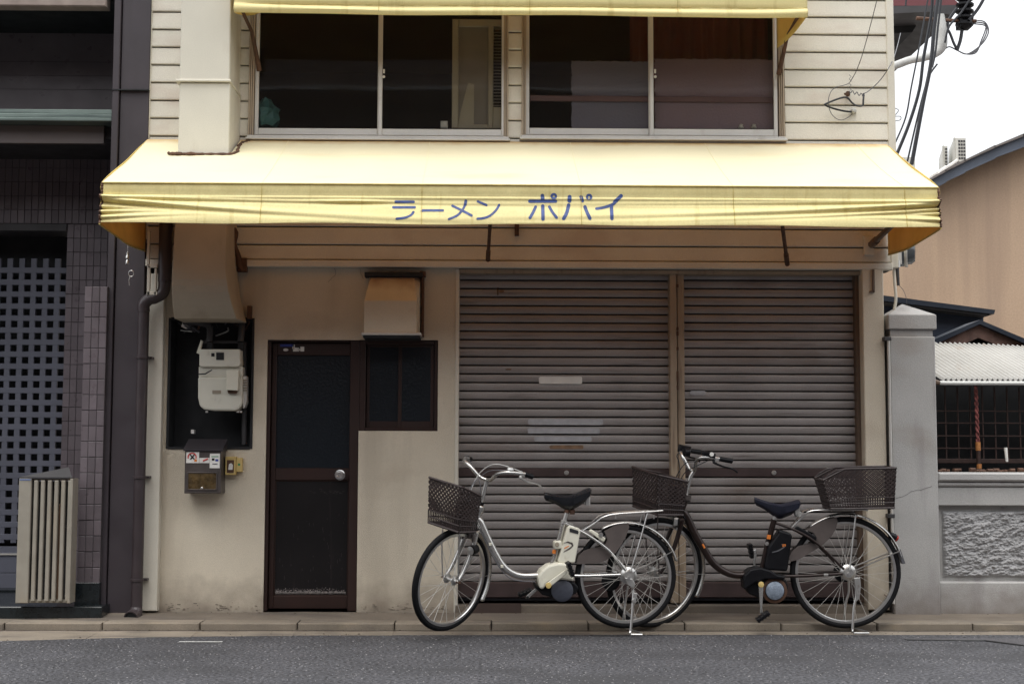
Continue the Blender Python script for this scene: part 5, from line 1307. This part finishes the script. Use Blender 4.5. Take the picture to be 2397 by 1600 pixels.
def saddle(root, c, L_, m, tilt=0):
    """c = centre of the rail clamp; nose towards -x"""
    def f(a, b):
        x = -L_*.62+L_*a; th = math.pi*2*b
        wd = .028+.076*max(0, (a-.30)/.70)**1.1 ; 
        if a < .04: wd *= .7
        if a > .97: wd *= .75
        ztop = .055+.028*max(0, a-.6)/.4-.018*math.sin(math.pi*a)
        hh = (.050+.045*math.exp(-((a-.55)/.25)**2)+.02*math.exp(-((a-.85)/.15)**2))*(.75 if a < .02 or a > .98 else 1)
        y = wd*math.cos(th); z = ztop-hh*.5+hh*.5*math.sin(th)*(1 if math.sin(th) > 0 else (1-.35*abs(math.cos(th))))
        if math.sin(th) > 0: z = ztop-.012*(math.cos(th)**2)
        return c+Vector((x*math.cos(tilt)+z*math.sin(tilt)*0, y, z+x*math.sin(tilt)))
    mm = MB().grid(f, 26, 22); n = 27
    mm.f.append(tuple(22*0+j*n for j in range(22))); mm.f.append(tuple(j*n+26 for j in range(22))[::-1])
    s_ = obj('saddle', mm, m, root, smooth=True)
    rails = MB()
    for y in (-.022, .022): rails.tube([c+Vector((-.10, y, .025)), c+Vector((-.03, y, .0)), c+Vector((.05, y, .0)), c+Vector((.10, y, .025))], .0035, 6, smooth=3)
    for y in (-.06, .06): rails.lathe(c+Vector((.085, y, .0)), (0, 0, 1), [(.016, -.018), (.016, .03)], 10)
    obj('saddle_springs', rails, m_steel, s_)
    return s_
def handlebar(root, q, ST, A0, top, rise, m_bar, gripz, swr, lever_m, span=1.):
    """swept-back bar in the straight-ahead frame, then steered"""
    L_ = []
    for s in (-1, 1):
        pts = [top+Vector((0, 0, 0)), top+Vector((-.015, s*.05*span, .012)), top+Vector((-.035, s*.12*span, rise*.75)), top+Vector((-.02, s*.19*span, rise)), top+Vector((.06, s*.245*span, rise-.004)), top+Vector((swr, s*.272*span, rise-.02))]
        b = MB().tube(pts[:5]+[pts[4].lerp(pts[5], .25)], .0112, 10, smooth=5).xf(ST); obj('handlebar', b, m_bar, root, smooth=True)
        g = MB().tube([pts[4].lerp(pts[5], .15), pts[4].lerp(pts[5], .22), pts[5]+(pts[5]-pts[4])*.08], [.016, .0155, .0165], 12).xf(ST); obj('grip', g, m_blackp, root, smooth=True)
        br = MB().box(-.014, .014, -.013, .013, -.013, .013, .004).xf(ST @ Matrix.Translation(pts[4]+Vector((-.005, 0, -.006)))); obj('lever_clamp', br, m_steel, root)
        d0 = pts[4]+Vector((-.025, s*.0, -.022)); d1 = pts[4]+Vector((.02, s*.03, -.045)); d2 = pts[4]+Vector((.085, s*.045, -.062)); d3 = pts[4]+Vector((.12, s*.05, -.085))
        obj('brake_lever', MB().tube([pts[4]+Vector((-.01, 0, -.01)), d0, d1, d2, d3], [.008, .008, .006, .005, .006], 7, smooth=4).xf(ST), lever_m, root, smooth=True)
        if s < 0: obj('bell', MB().lathe(pts[3]+Vector((.02, 0, .012)), (0, 0, 1), [(.02, 0), (.022, .006), (.016, .018), (0, .022)], 16).xf(ST), m_steel, root, smooth=True)
        L_.append(pts)
    return L_
def pedal(root, c, ang=0., m=m_blackp):
    b = MB().box(-.045, .045, -.035, .035, -.011, .011, .004)
    for i in range(4): b.box(-.040+i*.022, -.034+i*.022, -.04, .04, -.014, .014)
    b.xf(Matrix.Translation(c) @ Matrix.Rotation(ang, 4, 'Y')); return obj('pedal', b, m, root)

# ------------- white bicycle
def white_extra(root, q, ST, A0, A1, RH, FH, M):
    F = m_silver
    obj('head_tube', MB().tube([q(592,478), q(590,490), q(588,512), q(578,550), q(566,600)], [.026, .033, .030, .021, .023], 14, smooth=3), m_silver, root, smooth=True)
    obj('main_tube', MB().tube([q(575,575), q(600,610), q(650,720), q(705,830), q(765,925), q(835,980), q(920,1005), q(1050,1003)], [.021, .024, .024, .024, .023, .021, .020, .020], 14, smooth=6), F, root, smooth=True)
    cb = MB()
    for (zx, zy) in ((668,766),(758,930)): cb.box(q(zx,zy).x-.008, q(zx,zy).x+.008, -.033, -.02, q(zx,zy).z-.008, q(zx,zy).z+.008, .002)
    obj('cable_clip', cb, m_cream, root)
    obj('frame_cable', MB().tube([q(590,650,-.02), q(640,760,-.022), q(700,870,-.022), q(770,975,-.02), q(850,1030,-.02), q(1010,1046,-.02)], .0028, 5, smooth=5), m_cable, root)
    obj('seat_tube', MB().tube([q(1120,985), q(1165,860), q(1228,605)], .017, 12), F, root, smooth=True)
    obj('seat_clamp', MB().tube([q(1226,618), q(1233,590)], .021, 12).tube([q(1235,600,-.02), q(1290,615,-.045)], .004, 6), m_steel, root, smooth=True)
    obj('seat_post', MB().tube([q(1230,605), q(1268,480), q(1280,462)], .0128, 12), m_steel, root, smooth=True)
    obj('post_band', MB().tube([q(1248,535), q(1262,492)], .0155, 10).box(q(1275,510).x, q(1310,510).x, -.02, .01, q(1290,545).z, q(1290,510).z, .004), m_rust, root)
    saddle(root, q(1292,448), .275, m_saddle)
    for s in (-1, 1):
        obj('chain_stay', MB().tube([q(1260,1000,s*.03), q(1400,1000,s*.055), q(1650,992,s*.062)], .0095, 10, smooth=3), F, root, smooth=True)
        obj('seat_stay', MB().tube([q(1240,612,s*.018), q(1390,690,s*.05), q(1560,810,s*.055), q(1690,960,s*.062)], .0085, 10, smooth=3), F, root, smooth=True)
    # motor unit
    def pp(name, pts, y0, y1, m, bev=.01): obj(name, MB().prism([(q(a, b).x, q(a, b).z) for a, b in pts], y0, y1), m, root, bevel=bev, smooth=False)
    pp('motor_cover', [(1022,1000),(1050,955),(1100,918),(1170,900),(1240,905),(1278,935),(1296,1035),(1200,1025),(1140,1032),(1090,1050),(1065,1095),(1035,1090),(1025,1040)], -.075, .06, m_cream, .014)
    pp('motor_underside', [(1000,1040),(1040,1095),(1080,1060),(1150,1035),(1300,1045),(1335,1085),(1320,1130),(1250,1165),(1150,1165),(1060,1140),(1010,1090)], -.05, .055, m_blackp, .012)
    obj('motor_disc', MB().lathe(q(1208,1108,-.052), (0, -1, 0), [(.066, -.01), (.066, .008), (.060, .013), (0, .014)], 28), m_motor_d, root, smooth=True)
    pp('battery', [(1256,630),(1270,626),(1335,645),(1347,662),(1305,900),(1180,905),(1178,885),(1248,640)], -.055, .05, m_cream, .012)
    pp('battery_handle_hole', [(1262,648),(1270,644),(1326,662),(1330,672),(1326,688),(1262,670)], -.0575, -.054, m_dark, 0)
    pp('battery_lock', [(1150,745),(1205,738),(1210,800),(1150,800)], -.05, .03, m_cream, .008)
    obj('lock_barrel', MB().lathe(q(1168,765,-.05), (0, -1, 0), [(.014, 0), (.014, .004), (.007, .005), (0, .003)], 14), m_unitg, root)
    pp('reflector', [(1140,808),(1166,808),(1162,838),(1136,834)], -.03, -.017, m_orange, .002)
    pp('battery_decal', [(1212,755),(1250,742),(1285,752),(1292,775),(1265,800),(1215,825),(1225,812),(1258,792),(1280,775),(1272,760),(1245,752)], -.0565, -.0545, m_box, 0)
    pp('battery_decal', [(1222,790),(1258,772),(1258,778),(1224,797)], -.0565, -.0545, m_orange, 0)
    # cranks
    pp('crank_arm', [(1075,1050),(1090,1040),(1225,945),(1240,955),(1235,975),(1110,1070),(1095,1082),(1080,1075)], -.105, -.09, m_cream, .004)
    obj('crank_bolt', MB().lathe(q(1095,1060,-.105), (0, -1, 0), [(.018, 0), (.017, .006), (0, .008)], 16), m_yel, root, smooth=True)
    pedal(root, q(1248,935,-.15), R(70))
    pp('crank_arm', [(1085,1060),(1100,1072),(1000,1165),(975,1190),(955,1185),(960,1165)], .075, .088, m_silver, .003)
    obj('crank_hole', MB().lathe(q(968,1178,.07), (0, -1, 0), [(0, 0), (.009, 0)], 10), m_dark, root)
    pedal(root, q(960,1150,.13), R(-20))
    obj('axle', MB().tube([q(1095,1060,-.10), q(1095,1060,.085)], .012, 10), m_steel, root)
    # wheel guard
    gpts = [(1530,668),(1600,632),(1660,612),(1718,606),(1722,640),(1700,705),(1665,770),(1622,828),(1580,860),(1545,888),(1500,905),(1430,912),(1322,914),(1322,890),(1335,850),(1375,815),(1430,795),(1490,790),(1540,765),(1555,735),(1545,700)]
    for s in (-1, 1): obj('wheel_guard', MB().prism([(q(a, b).x, q(a, b).z) for a, b in gpts], s*.034-.0015, s*.034+.0015), m_guard, root)
    # ring lock
    pp('ring_lock', [(1408,668),(1428,652),(1540,722),(1528,748),(1508,742)], -.05, -.028, m_cream, .005)
    obj('lock_key', MB().lathe(q(1500,693,-.05), (0, -1, 0), [(.014, 0), (.014, .008), (0, .01)], 12), m_chrome, root)
    pp('stay_plate', [(1580,842),(1592,836),(1700,945),(1680,960)], -.066, -.060, m_alum, .001)
    # hub brake, stand, rack
    obj('hub_brake', MB().lathe(q(1712,1000,-.04), (0, -1, 0), [(.052, 0), (.052, .016), (.036, .026), (.03, .04), (0, .042)], 20), m_steel, root, smooth=True)
    obj('band_brake', MB().lathe(q(1600,1055,.04), (0, 1, 0), [(.058, 0), (.055, .015), (0, .016)], 20), m_blackp, root)
    obj('axle_nuts', MB().tube([RH+Vector((0, -.10, 0)), RH+Vector((0, .09, 0))], .009, 8), m_chrome, root)
    pp('stand_bracket', [(1675,1010),(1735,1020),(1760,1060),(1745,1090),(1700,1065)], -.085, -.07, m_steel, .003)
    sl_ = MB()
    for s, dx in ((-1, 0), (1, 35)):
        sl_.tube([q(1745,1100,s*.09), q(1735,1180,s*.10), q(1728,1260,s*.11), q(1712,1410,s*.12)], .0075, 8, smooth=3)
    sl_.tube([q(1712,1400,-.12), q(1704,1416,-.13), q(1704,1416,-.18), q(1780,1416,-.19), q(1785,1416,-.13), q(1712,1412,.12)], .006, 8)
    obj('kickstand', sl_, m_chrome, root, smooth=True)
    pp('stand_lever', [(1738,1120),(1765,1120),(1755,1190),(1725,1195),(1722,1170),(1740,1160)], -.115, -.10, m_steel, .003)
    rk = MB()
    for s in (-1, 1):
        rk.tube([q(1370,665,s*.03), q(1450,612,s*.045), q(1560,547,s*.06), q(1850,524,s*.06), q(1975,514,s*.06)], .0045, 8, smooth=3)
        rk.tube([q(1856,535,s*.06), q(1800,720,s*.075), q(1722,965,s*.085)], .0042, 8)
    for zx, zy in ((1560,547),(1700,536),(1850,525),(1975,514)): rk.tube([q(zx,zy,-.06), q(zx,zy,.06)], .0042, 8)
    rk.tube([q(1600,543,0), q(1975,514,0)], .0042, 8)
    for zx in (1612, 1905): rk.tube([q(zx,545,-.06), q(zx,575,-.06)], .0045, 6)
    obj('rear_rack', rk, m_chrome, root, smooth=True)
    for s in (-1, 1): obj('fender_stay', MB().tube([q(1730,985,s*.07), q(2062,822,s*.03)], .003, 6), m_chrome, root)
    # fork and steering
    fk = MB(); fk.tube([A1+Vector((0,0,.06)), A1], .02, 12)
    c0 = q(*cfgW['crown'])
    fk.box(c0.x-.02, c0.x+.02, -.045, .045, c0.z-.015, c0.z+.015, .006)
    obj('fork_crown', fk.xf(ST), m_silver, root, smooth=True)
    for s in (-1, 1):
        obj('fork_blade', MB().tube([c0+Vector((0, s*.042, 0)), c0.lerp(FH, .45)+Vector((.022, s*.05, 0)), c0.lerp(FH, .8)+Vector((.02, s*.052, 0)), FH+Vector((0, s*.054, 0))], [.014, .013, .011, .009], 10, smooth=5).xf(ST), m_silver, root, smooth=True)
        obj('basket_stay', MB().tube([FH+Vector((-.005, s*.066, 0)), FH+Vector((-.03, s*.07, .20)), FH+Vector((-.035, s*.07, .36))], .0042, 7, smooth=3).xf(ST), m_chrome, root)
        obj('fender_stay', MB().tube([FH+Vector((0, s*.06, 0)), FH+Vector((.32, s*.03, -.01))], .002, 6).xf(ST), m_chrome, root)
    obj('front_axle', MB().tube([FH+Vector((0, -.075, 0)), FH+Vector((0, .075, 0))], .008, 8).xf(ST), m_rust, root)
    obj('brake_caliper', MB().box(c0.x-.05, c0.x-.02, -.035, .035, c0.z-.03, c0.z+.02, .006).tube([c0+Vector((-.03, -.04, 0)), c0+Vector((-.03, -.045, -.05))], .008, 6).tube([c0+Vector((-.03, .04, 0)), c0+Vector((-.03, .045, -.05))], .008, 6).xf(ST), m_box, root)
    obj('headlamp', MB().lathe(c0+Vector((-.03, -.06, -.09)), (-1, -.1, -.05), [(0, -.03), (.026, -.02), (.03, .01), (.03, .03), (0, .034)], 16).xf(ST), m_blackp, root, smooth=True)
    obj('lamp_lens', MB().lathe(c0+Vector((-.066, -.063, -.092)), (-1, -.1, -.05), [(.026, 0), (0, .004)], 16).xf(ST), m_chrome, root)
    top = q(642,288)
    obj('stem', MB().tube([A1+(A0-A1)*1.0, q(604,452), q(636,320), top], [.018, .0125, .0125, .014], 12, smooth=3).xf(ST), m_silver, root, smooth=True)
    obj('stem_ring', MB().tube([q(590,480), q(600,452)], .021, 14).xf(ST), m_blackp, root)
    L_ = handlebar(root, q, ST, A0, top, .085, m_silver, 0, .11, m_steel, .95)
    # cables (already in world pose: near, right side of the bar)
    near = ST @ (L_[0][4]+Vector((-.01, 0, .012))); far = ST @ (L_[1][4]+Vector((-.01, 0, .012)))
    obj('brake_cable', MB().tube([near, q(700,165,-.10), q(590,225,-.06), q(530,330,-.05), q(512,400,-.05), q(525,500,-.045), q(560,600,-.03), q(590,650,-.02)], .0026, 5, smooth=6), m_pole, root)
    obj('brake_cable', MB().tube([near, q(680,212,-.08), q(590,260,-.05), q(520,330,-.08), q(490,480,-.09), q(478,620,-.09)], .0026, 5, smooth=6), m_cable, root)
    obj('brake_cable', MB().tube([far, q(560,200,.16), q(600,330,.05), q(590,450,.03), q(570,600,.02)], .0026, 5, smooth=6), m_cable, root)
    # basket (straight-ahead frame: forward of the axis)
    bx0, bx1 = A1.x-.27, A1.x-.11; zb, zt = q(0,600).z, q(0,300).z
    cb_ = [Vector((bx0+.008, -.128, zb+.0)), Vector((bx1-.01, -.128, zb-.015)), Vector((bx1-.01, .128, zb-.015)), Vector((bx0+.008, .128, zb+.0))]
    ct = [Vector((bx0-.006, -.138, zt+.030)), Vector((bx1, -.138, zt-.040)), Vector((bx1, .138, zt-.040)), Vector((bx0-.006, .138, zt+.030))]
    basket(root, cb_, ct, 'front_basket', ST)
    obj('basket_bracket', MB().tube([Vector((bx1, 0, zb+.08)), A1+Vector((-.0, 0, .13))], .012, 8).box(bx1-.002, bx1+.012, -.06, .06, zb, zb+.12).xf(ST), m_blackp, root)
    obj('crown_bracket', MB().box(A1.x-.17, A1.x, -.04, .04, zb-.045, zb-.035).xf(ST), m_blackp, root)

cfgW = dict(name='bicycle', label='silver and cream electric bicycle with turned front wheel and front basket', S=1225., hub=(1705,1015), R=.312, ground=1403, axis=((592,490),(548,655)), crown=(528,672), fhub=-1.085,
            steer=R(42), lean=R(2), yaw=R(6), mats=dict(fender=m_silver), rf=(16, 118), ff=(-32, 72), extra=white_extra)
YWH = -.70
pw_ = P(940+1712/3.266, 1040+1403/3.266, YWH); cfgW['loc'] = (pw_.x, YWH, max(.004, pw_.z)); print('white', cfgW['loc'])
cfgW['S'] = 3.266*FPX/(DIST+YWH)
make(cfgW)

# ------------- dark bicycle
def dark_extra(root, q, ST, A0, A1, RH, FH, M):
    F = m_brown
    def pp(name, pts, y0, y1, m, bev=.01): obj(name, MB().prism([(q(a, b).x, q(a, b).z) for a, b in pts], y0, y1), m, root, bevel=bev)
    obj('head_tube', MB().tube([q(690,432), q(682,470), q(650,565)], [.026, .024, .022], 14), F, root, smooth=True)
    obj('head_band', MB().tube([q(693,428), q(686,462)], .036, 12).box(q(640,440).x, q(725,440).x, -.02, .02, q(0,478).z, q(0,455).z, .006), m_box, root)
    obj('main_tube', MB().tube([q(672,545), q(700,585), q(755,700), q(815,800), q(880,900), q(960,962), q(1040,988), q(1130,985)], [.022, .024, .024, .024, .023, .022, .021, .020], 14, smooth=6), F, root, smooth=True)
    obj('frame_highlight_band', MB().tube([q(805,770,-.024), q(820,798,-.024)], .006, 6), m_orange, root)
    obj('seat_tube', MB().tube([q(1222,965), q(1262,780), q(1312,600)], .018, 12), F, root, smooth=True)
    obj('seat_post', MB().tube([q(1310,610), q(1330,540), q(1345,520)], .0135, 12), m_steel, root, smooth=True)
    pp('reflector', [(1258,703),(1284,706),(1280,736),(1254,733)], -.03, -.016, m_orange, .002)
    saddle(root, q(1365,535), .275, m_saddle2, R(-9))
    obj('saddle_tail', MB().lathe(q(1478,560,-.0), (0, 0, 1), [(0, -.02), (.022, -.015), (.024, .012), (0, .02)], 12), m_pole, root, smooth=True)
    for s in (-1, 1):
        obj('chain_stay', MB().tube([q(1370,990,s*.03), q(1500,985,s*.055), q(1770,968,s*.062)], .0095, 10, smooth=3), F, root, smooth=True)
        obj('seat_stay', MB().tube([q(1325,625,s*.018), q(1450,670,s*.05), q(1600,760,s*.055), q(1790,945,s*.062)], .008, 10, smooth=3), F, root, smooth=True)
    pp('battery', [(1335,665),(1420,690),(1428,712),(1392,955),(1235,945),(1232,905),(1262,780),(1330,690)], -.052, .048, m_blackp, .012)
    pp('battery_decal', [(1285,826),(1330,815),(1372,790),(1380,775),(1350,765),(1352,770),(1368,776),(1362,788),(1325,808),(1285,820)], -.0545, -.052, m_cable, 0)
    pp('battery_sticker', [(1356,765),(1382,766),(1380,782),(1358,784)], -.0545, -.053, m_orange, 0)
    obj('lock_barrel', MB().lathe(q(1254,765,-.025), (0, -1, 0), [(.012, 0), (.012, .006), (0, .007)], 12), m_steel, root)
    pp('motor_cover', [(1080,1010),(1090,980),(1130,938),(1200,925),(1270,945),(1320,975),(1375,985),(1370,1005),(1300,1005),(1240,1005),(1160,1030),(1110,1065),(1088,1080)], -.075, .06, m_blackp, .014)
    pp('motor_underside', [(1085,1040),(1160,1010),(1380,1005),(1400,1060),(1390,1110),(1330,1150),(1220,1155),(1120,1110)], -.045, .055, m_blackp, .012)
    obj('motor_disc', MB().lathe(q(1303,1087,-.048), (0, -1, 0), [(.056, -.01), (.056, .010), (.051, .014), (0, .014)], 28), m_motor, root, smooth=True)
    obj('motor_collar', MB().lathe(q(1303,1087,-.044), (0, -1, 0), [(.078, -.01), (.078, .002), (.060, .008)], 28), m_rust, root, smooth=True)
    pp('crank_arm', [(1180,1028),(1200,1015),(1216,1030),(1206,1200),(1212,1235),(1188,1238),(1190,1200)], -.105, -.09, m_silver, .004)
    obj('crank_bolt', MB().lathe(q(1198,1038,-.105), (0, -1, 0), [(.018, 0), (.017, .006), (0, .008)], 16), m_yel, root, smooth=True)
    pedal(root, q(1200,1250,-.15), R(-35))
    pp('crank_arm', [(1178,820),(1200,815),(1205,850),(1192,900),(1205,1030),(1190,1030),(1178,900),(1185,850)], .075, .088, m_silver, .003)
    pedal(root, q(1170,832,.13), R(80))
    obj('axle', MB().tube([q(1198,1038,-.10), q(1198,1038,.085)], .012, 10), m_steel, root)
    gpts = [(1530,668),(1590,625),(1660,595),(1740,582),(1748,610),(1735,660),(1705,710),(1650,765),(1600,800),(1540,835),(1470,875),(1415,888),(1405,865),(1425,820),(1470,780),(1540,765),(1590,745),(1600,720),(1580,690)]
    for s in (-1, 1): obj('wheel_guard', MB().prism([(q(a, b).x, q(a, b).z) for a, b in gpts], s*.034-.0015, s*.034+.0015), m_guard, root)
    pp('ring_lock', [(1440,655),(1465,640),(1600,715),(1590,765),(1570,760)], -.052, -.03, m_blackp, .006)
    obj('hub_brake', MB().lathe(q(1812,960,-.04), (0, -1, 0), [(.05, 0), (.05, .016), (.036, .026), (.028, .04), (0, .042)], 20), m_steel, root, smooth=True)
    obj('chain_case', MB().lathe(q(1800,970,.04), (0, 1, 0), [(.062, 0), (.058, .015), (0, .016)], 20), m_blackp, root)
    obj('axle_nuts', MB().tube([RH+Vector((0, -.10, 0)), RH+Vector((0, .09, 0))], .009, 8), m_chrome, root)
    pp('stay_sleeve', [(1640,966),(1670,966),(1670,984),(1640,984)], -.073, -.05, m_steel, .002)
    sl_ = MB()
    for s in (-1, 1): sl_.tube([q(1850,1010,s*.09), q(1855,1110,s*.10), q(1835,1200,s*.11), q(1822,1345,s*.12)], .0075, 8, smooth=3)
    sl_.tube([q(1822,1340,-.12), q(1818,1355,-.13), q(1818,1355,-.19), q(1915,1355,-.19), q(1915,1355,-.12), q(1822,1352,.12)], .006, 8)
    obj('kickstand', sl_, m_chrome, root, smooth=True)
    pp('stand_lever', [(1838,990),(1880,985),(1885,1040),(1875,1130),(1850,1155),(1850,1090)], -.115, -.10, m_steel, .003)
    rk = MB()
    for s in (-1, 1):
        rk.tube([q(1430,655,s*.03), q(1500,580,s*.045), q(1570,532,s*.06), q(1850,525,s*.06), q(1950,525,s*.06)], .0045, 8, smooth=3)
        rk.tube([q(1868,560,s*.06), q(1845,720,s*.075), q(1815,940,s*.085)], .0045, 8)
    for zx in (1570, 1700, 1850, 1950): rk.tube([q(zx,530,-.06), q(zx,530,.06)], .0045, 8)
    obj('rear_rack', rk, m_chrome, root, smooth=True)
    for s in (-1, 1): obj('fender_stay', MB().tube([q(1840,950,s*.07), q(2182,812,s*.03)], .0038, 6), m_chrome, root)
    c_ = q(2150,720)
    obj('tail_lamp', MB().lathe(c_, (.9, 0, -.5), [(0, -.04), (.02, -.03), (.024, .0), (.02, .012)], 14), m_blackp, root, smooth=True)
    obj('tail_lens', MB().lathe(c_+Vector((.9, 0, -.5))*.012, (.9, 0, -.5), [(.022, 0), (.018, .012), (0, .016)], 14), m_red, root, smooth=True)
    pp('mud_flap', [(2168,812),(2188,800),(2222,900),(2200,905)], -.022, .022, m_cable, .002)
    # rear basket
    y_ = .13
    cb_ = [q(1680,516,-y_+.02), q(2120,508,-y_+.02), q(2120,508,y_-.02), q(1680,516,y_-.02)]
    ctp = [q(1625,318,-y_), q(2132,232,-y_), q(2132,232,y_), q(1625,318,y_)]
    m = MB()
    # long walls have a raised back part
    for s in (-1, 1):
        mid_b, mid_t = q(1805,515,s*(y_-.02)), q(1775,240,s*y_)
        strip_lattice(m, q(1680,516,s*(y_-.02)), mid_b, mid_t, q(1625,318,s*y_), 0, .026, .0044, .27)
        strip_lattice(m, mid_b, q(2120,508,s*(y_-.02)), q(2132,232,s*y_), mid_t, 0, .026, .0044, .27)
    strip_lattice(m, cb_[1], cb_[2], ctp[2], ctp[1], 0, .026, .0044, .27); strip_lattice(m, cb_[3], cb_[0], ctp[0], ctp[3], 0, .026, .0044, .27)
    for i in range(12):
        a = i/11; m.tube([cb_[0].lerp(cb_[1], a), cb_[3].lerp(cb_[2], a)], .0034, 4)
    for i in range(8): a = i/7; m.tube([cb_[0].lerp(cb_[3], a), cb_[1].lerp(cb_[2], a)], .0034, 4)
    rb = obj('rear_basket', m, m_basket, root)
    obj('basket_rim', MB().tube([q(1625,318,-y_), q(1665,280,-y_), q(1715,252,-y_), q(1775,240,-y_), q(2132,232,-y_), q(2132,232,y_), q(1775,240,y_), q(1715,252,y_), q(1665,280,y_), q(1625,318,y_)], .0065, 6, closed=True), m_basket, rb)
    obj('basket_base', MB().box(q(1680,0).x, q(1900,0).x, -.06, .06, q(0,535).z, q(0,520).z, .004), m_blackp, rb)
    # steering
    c0 = q(*cfgD['crown'])
    fk = MB(); fk.tube([A1+Vector((0,0,.05)), A1], .02, 12).box(c0.x-.02, c0.x+.02, -.045, .045, c0.z-.015, c0.z+.015, .006)
    obj('fork_crown', fk.xf(ST), F, root, smooth=True)
    for s in (-1, 1):
        obj('fork_blade', MB().tube([c0+Vector((0, s*.042, 0)), c0.lerp(FH, .45)+Vector((.022, s*.05, 0)), c0.lerp(FH, .8)+Vector((.02, s*.052, 0)), FH+Vector((0, s*.054, 0))], [.015, .014, .011, .009], 10, smooth=5).xf(ST), F, root, smooth=True)
        obj('basket_stay', MB().tube([FH+Vector((-.005, s*.066, 0)), FH+Vector((-.03, s*.07, .22)), FH+Vector((-.035, s*.07, .40))], .0042, 7, smooth=3).xf(ST), m_box, root)
        obj('fender_stay', MB().tube([FH+Vector((0, s*.06, 0)), FH+Vector((.36, s*.03, -.03))], .002, 6).xf(ST), m_chrome, root)
    obj('front_axle', MB().tube([FH+Vector((0, -.075, 0)), FH+Vector((0, .075, 0))], .008, 8).xf(ST), m_steel, root)
    obj('brake_caliper', MB().box(c0.x-.05, c0.x-.02, -.035, .035, c0.z-.03, c0.z+.02, .006).xf(ST), m_steel, root)
    top = q(752,262)
    obj('stem', MB().tube([A0, q(700,400), q(728,300), top], [.018, .0125, .0125, .013], 12, smooth=3).xf(ST), m_silver, root, smooth=True)
    L_ = handlebar(root, q, ST, A0, top, .105, m_silver, 0, .15, m_blackp, .66)
    p = ST @ (L_[0][3]+Vector((.03, -.01, .02)))
    obj('display_unit', MB().box(-.04, .045, -.02, .02, -.014, .014, .006).xf(Matrix.Translation(p) @ Matrix.Rotation(R(15), 4, 'Y')), m_blackp, root)
    obj('display_button', MB().lathe(p+Vector((.02, -.021, .0)), (0, -1, 0), [(.010, 0), (.013, .002), (.013, .004), (.005, .005), (0, .003)], 14), m_white, root)
    p = ST @ (L_[1][3]+Vector((.02, 0, .01)))
    obj('gear_shifter', MB().box(-.035, .04, -.03, .03, -.02, .028, .01).xf(Matrix.Translation(p) @ Matrix.Rotation(R(12), 4, 'Y')), m_blackp, root)
    obj('front_lamp', MB().lathe(q(690,130,-.04), (-1, -.3, 0), [(0, -.035), (.026, -.02), (.028, .012), (0, .02)], 14), m_blackp, root, smooth=True)
    near = ST @ (L_[0][4]+Vector((-.01, 0, .01))); far = ST @ (L_[1][4]+Vector((-.01, 0, .01)))
    obj('brake_cable', MB().tube([near, q(760,190,-.10), q(690,200,-.08), q(640,260,-.07), q(615,330,-.06), q(640,420,-.05), q(660,540,-.03), q(690,600,-.022)], .003, 5, smooth=6), m_wire, root)
    obj('brake_cable', MB().tube([near, q(740,230,-.10), q(680,270,-.07), q(650,330,-.06), q(670,380,-.05), q(640,470,-.05), q(615,560,-.05)], .003, 5, smooth=6), m_wire, root)
    obj('brake_cable', MB().tube([far, q(640,150,.05), q(650,200,.03), q(655,280,.02), q(640,350,.02), q(650,430,.02)], .003, 5, smooth=6), m_wire, root)
    obj('lamp_cable', MB().tube([q(440,545,-.05), q(500,555,-.06), q(560,575,-.06), q(625,572,-.04)], .003, 5, smooth=5), m_wire, root)
    bx0, bx1 = A1.x-.257, A1.x-.05; zb, zt = q(0,520).z, q(0,262).z
    cb_ = [Vector((bx0+.006, -.145, zb+.0)), Vector((bx1-.01, -.135, zb-.015)), Vector((bx1-.01, .135, zb-.015)), Vector((bx0+.006, .145, zb+.0))]
    ct = [Vector((bx0-.004, -.155, zt+.015)), Vector((bx1, -.155, zt-.035)), Vector((bx1, .155, zt-.035)), Vector((bx0-.004, .155, zt+.015))]
    basket(root, cb_, ct, 'front_basket', ST)
    obj('basket_bracket', MB().tube([Vector((bx1, 0, zb+.08)), A1+Vector((-.0, 0, .13))], .012, 8).box(bx1-.002, bx1+.012, -.06, .06, zb, zb+.14).xf(ST), m_blackp, root)

YDK = -.50
cfgD = dict(name='bicycle', label='dark brown electric bicycle with a long rear basket and navy saddle', S=1129., hub=(1807,965), R=.345, ground=1354, axis=((692,435),(648,590)), crown=(640,605), fhub=-1.195,
            steer=R(27), lean=R(2), yaw=R(-1.5), mats=dict(fender=m_silver), rf=(14, 128), ff=(-30, 72), extra=dark_extra)
cfgD['S'] = 3.0115*FPX/(DIST+YDK)
pd_ = P(1380+1807/3.0115, 1020+1354/3.0115, YDK); cfgD['loc'] = (pd_.x, YDK, max(.006, pd_.z)); print('dark', pd_)
make(cfgD)
